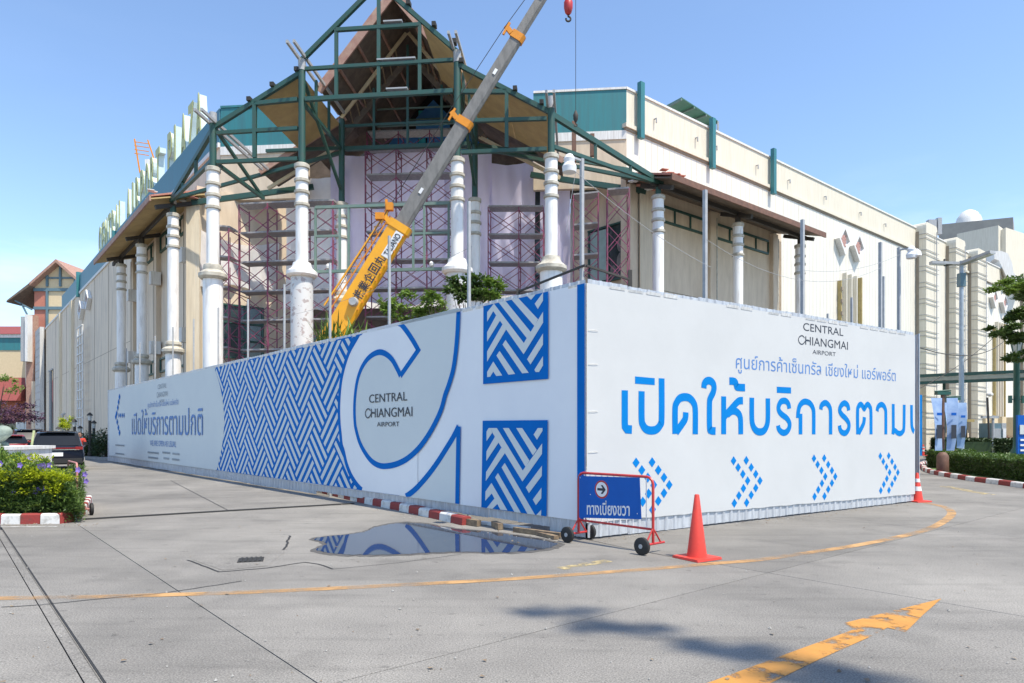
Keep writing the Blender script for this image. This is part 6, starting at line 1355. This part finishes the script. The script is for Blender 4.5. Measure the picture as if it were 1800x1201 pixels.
# bollard lanterns along the left wall
for k, (u, Y, h, l) in enumerate(((131, 43, 2.4, "leftmost tall black lantern of the row by the left wall"), (141, 46, 2.0, "short black lantern just left of the white trellis"), (158, 41, 2.75, "tallest black lantern right of the white trellis"), (165, 42.5, 2.3, "black lantern nearest the hoarding's far end"), (102, 52, 2.0, "small black lantern left of the yellow shrub"), (120, 54, 2.3, "black lantern behind the yellow shrub"), (69, 58, 1.7, "farthest black lantern, near the tower's downpipe"))):
    X = at(u, 759, Y).x; root = thing("lantern", l, "lantern", (X, Y, 0), "black lanterns along the left wall"); mb = MB(); mb.lathe((X, Y, 0), [(.13, 0), (.13, .3), (.09, .4), (.08, h - .5), (.11, h - .48)], 10); part("post", mb, m_bracket, root, True); mb = MB(); mb.lathe((X, Y, h - .48), [(.1, 0), (.14, .3)], 6); part("lantern_glass", mb, m_lens, root); mb = MB(); mb.lathe((X, Y, h - .18), [(.19, 0), (.17, .05), (.04, .18)], 6); part("lantern_cap", mb, m_bracket, root)
# cars
def car(label, loc, rz, paint, suv=True, name="parked_car"):
    """x across, y forward, rear at y=0"""
    root = thing(name, label, "car", loc, rz=rz); W2 = .93
    H_ = 1.62 if suv else 1.45
    #   y, half width low, zbottom, zbelt, half width at belt
    st = [(-.0, .80, .42, .92, .80), (.06, .90, .30, 1.02, .87), (.45, .93, .25, 1.06, .90), (1.4, .94, .22, 1.04, .91), (2.6, .94, .22, 1.0, .91), (3.5, .93, .22, .98, .88), (4.1, .91, .24, .90, .83), (4.45, .82, .32, .74, .72), (4.55, .68, .40, .62, .6)]
    mb = MB(); n = 12
    for y, wl, zb_, zt2, wb in st:
        hz = (zb_ + zt2) / 2; mb.v += [(-wl * .92, y, zb_), (-wl, y, zb_ + .12), (-wl, y, hz), (-wb * .99, y, zt2 - .06), (-wb * .93, y, zt2), (-wb * .4, y, zt2 + .02), (wb * .4, y, zt2 + .02), (wb * .93, y, zt2), (wb * .99, y, zt2 - .06), (wl, y, hz), (wl, y, zb_ + .12), (wl * .92, y, zb_)]
    for i in range(len(st) - 1):
        for k in range(n): mb.f.append((i * n + k, i * n + (k + 1) % n, (i + 1) * n + (k + 1) % n, (i + 1) * n + k)); mb.m.append(0)
    mb.f.append(tuple(range(n - 1, -1, -1))); mb.f.append(tuple(range((len(st) - 1) * n, len(st) * n))); mb.m += [0, 0]
    body = part("body", mb, paint, root, True, world=False)
    g = [(.08, .82, 1.02), (.45, .70, H_ - .08), (.9, .68, H_), (2.0, .68, H_ - .01), (2.5, .67, H_ - .07), (3.35, .80, 1.0)]
    mb = MB()
    for y, w, z in g: mb.v += [(-.88, y if z > 1.1 else y, 1.0), (-w, y, z), (-w * .5, y, z + .015), (w * .5, y, z + .015), (w, y, z), (.88, y, 1.0)]
    for i in range(len(g) - 1):
        for k in range(5): mb.f.append((i * 6 + k, i * 6 + k + 1, i * 6 + k + 7, i * 6 + k + 6)); mb.m.append(0 if (k in (1, 2, 3) and 1 <= i <= 3) else 1)
    part("cabin", mb, [paint, m_carg], root, True, world=False)
    mb = MB(); mb.hexa([(-.72, .04, 1.04), (.72, .04, 1.04), (.72, .09, 1.04), (-.72, .09, 1.04)], [(-.58, .33, H_ - .14), (.58, .33, H_ - .14), (.58, .38, H_ - .14), (-.58, .38, H_ - .14)]); part("rear_window", mb, m_carg, root, world=False)
    mb = MB(); mb.box((0, .38, H_ - .03), (1.2, .3, .04)); part("spoiler", mb, paint, root, world=False)
    mb = MB(); mb.box((0, -.015, .93), (1.66, .05, .045)); part("light_bar", mb, m_lampr, root, world=False)
    for sg in (-1, 1): mb = MB(); mb.box((sg * .74, -.0, .93), (.26, .12, .12)); part("tail_light", mb, m_lampr, root, world=False)
    mb = MB(); mb.box((0, -.02, .87), (1.5, .04, .03)); part("chrome_strip", mb, m_chrome, root, world=False)
    mb = MB(); mb.box((-.02, -.02, .68), (.42, .03, .15)); part("number_plate", mb, m_white, root, world=False)
    mb = MB(); mb.box((0, -.03, .42), (1.7, .12, .2)); part("bumper", mb, m_tyre, root, world=False)
    for sg in (-1, 1):
        mb = MB(); mb.box((sg * 1.0, 2.75, 1.08), (.18, .1, .14)); part("mirror", mb, paint, root, world=False)
        for y in (.85, 3.6):
            mb = MB(); mb.tube([(sg * .72, y, .34), (sg * .93, y, .34)], .34, 20); wh = part("wheel", mb, m_tyre, root, True, world=False); mb = MB(); mb.tube([(sg * .90, y, .34), (sg * .945, y, .34)], .2, 14); part("rim", mb, m_grey, wh, True, world=False)
    return root
c = at(101, 759, 27.6); car("dark blue black SUV seen from behind beyond the flowering bush", (c.x, 27.6, 0), R(33), m_carb)
c = at(40, 759, 33); car("dark red car left of the dark SUV, mostly hidden", (c.x - .3, 32.4, 0), R(39), m_carr, False)
c = at(38, 759, 39); car("black car beyond the dark red one", (c.x + .5, 39, .12), R(39), m_carb, True)
# yellow flagpole-like rod by the plinth
mb = MB(); p, q = at(54, 795, 18.6), at(60, 757, 18.6); mb.tube([(p.x, p.y, 0), (p.x, p.y, p.z), tuple(q)], .03, 6); solo("marker_pole", mb, mat("pale lime paint", (.55, .6, .3, 1), rough=.5), "thin pale lime pole standing between plinth and SUV", "pole")
# person
X = at(141, 759, 34).x; z0 = 0
pv = [(0, 0, .86), (0, .02, 1.05), (0, .0, 1.28), (0, -.01, 1.40), (.1, 0, .82), (.12, .06, .48), (.12, .02, .08), (.13, -.12, .03), (-.1, 0, .82), (-.12, -.05, .48), (-.12, .0, .08), (-.13, -.14, .03), (.18, 0, 1.33), (.25, .03, 1.08), (.2, -.14, .9), (-.18, 0, 1.33), (-.25, .03, 1.08), (-.2, -.14, .9), (0, -.02, 1.47)]
pe = [(0, 1), (1, 2), (2, 3), (3, 18), (0, 4), (4, 5), (5, 6), (6, 7), (0, 8), (8, 9), (9, 10), (10, 11), (2, 12), (12, 13), (13, 14), (2, 15), (15, 16), (16, 17)]
per = skin_obj("person", pv, pe, [.13, .13, .14, .06, .09, .07, .045, .04, .09, .07, .045, .04, .07, .05, .035, .07, .05, .035, .05], m_trous, (X, 34, -.12))
props(per, "person in a red shirt standing just right of the dark SUV", "person")
mb = MB()
hd = MB(); hd.lathe((0, -.02, 1.44), [(.03, 0), (.075, .04), (.09, .12), (.085, .19), (.05, .25), (.01, .265)], 14); o_ = part("head", hd, m_skin, per, True, world=False)
for sg in (-1, 1): part("ear", MB().box((sg * .09, -.01, 1.57), (.02, .04, .06)), m_skin, o_, world=False); part("eye", MB().box((sg * .035, -.105, 1.58), (.025, .02, .012)), m_hair, o_, world=False)
part("nose", MB().box((0, -.115, 1.55), (.025, .035, .04)), m_skin, o_, world=False); part("mouth", MB().box((0, -.105, 1.51), (.045, .015, .01)), m_salmon, o_, world=False)
hd = MB(); hd.lathe((0, .0, 1.53), [(.095, 0), (.1, .08), (.085, .14), (.05, .185), (.01, .195)], 14); part("hair", hd, m_hair, per, True, world=False)
sh = skin_obj("shirt", [(0, .01, .92), (0, .02, 1.08), (0, 0, 1.28), (0, -.01, 1.38), (.18, 0, 1.33), (.24, .02, 1.14), (-.18, 0, 1.33), (-.24, .02, 1.14)], [(0, 1), (1, 2), (2, 3), (2, 4), (4, 5), (2, 6), (6, 7)], [.165, .16, .175, .08, .095, .075, .095, .075], m_shirt, (0, 0, 0)); sh.parent = per
# distant crane tip above the letters
c = at(250, 258, 62); r_ = thing("distant_crane", "small yellow crane tip rising behind the rooftop letters", "crane", (c.x, 62, 0)); mb = MB()
mb.bar((c.x + 2.5, 62, 0), (c.x + .5, 62, c.z - 1.2), .35); part("mast", mb, m_trim, r_); mb = MB()
for k in range(4): mb.bar((c.x - .7, 62, c.z - .6 + .35 * k), (c.x + .6, 62, c.z - .8 + .35 * k), .06)
mb.bar((c.x - .7, 62, c.z + .7), (c.x - .2, 62, c.z - 2.4), .1); mb.bar((c.x + .5, 62, c.z + .6), (c.x + 1.2, 62, c.z - 1.5), .1); part("lattice_head", mb, m_orange, r_)
mb = MB(); c = at(150, 470, 72)
# roadside tree behind the camera whose crown shades the foreground
tr_ = tree("roadside_tree", "roadside tree just behind the camera whose crown shades the foreground road", (13, -7.5), 14, (13, -7.3, 20), (2.6, 2.0, 1.2), 4200, .26, m_leaf, clumps=12, r=.2)
for (x, y, rx, ry, n) in ((8.1, -.75, .35, .13, 50), (8.6, -1.2, .36, .16, 90), (9.15, -1.7, .38, .16, 130), (9.75, -2.25, .42, .2, 170), (10.6, -3.0, .7, .35, 520)):
    part("leaf_mass", leafcloud((x, y, 20.0), (rx, ry, .4), n, .22, clumps=7), m_leaf, tr_, kind="stuff")
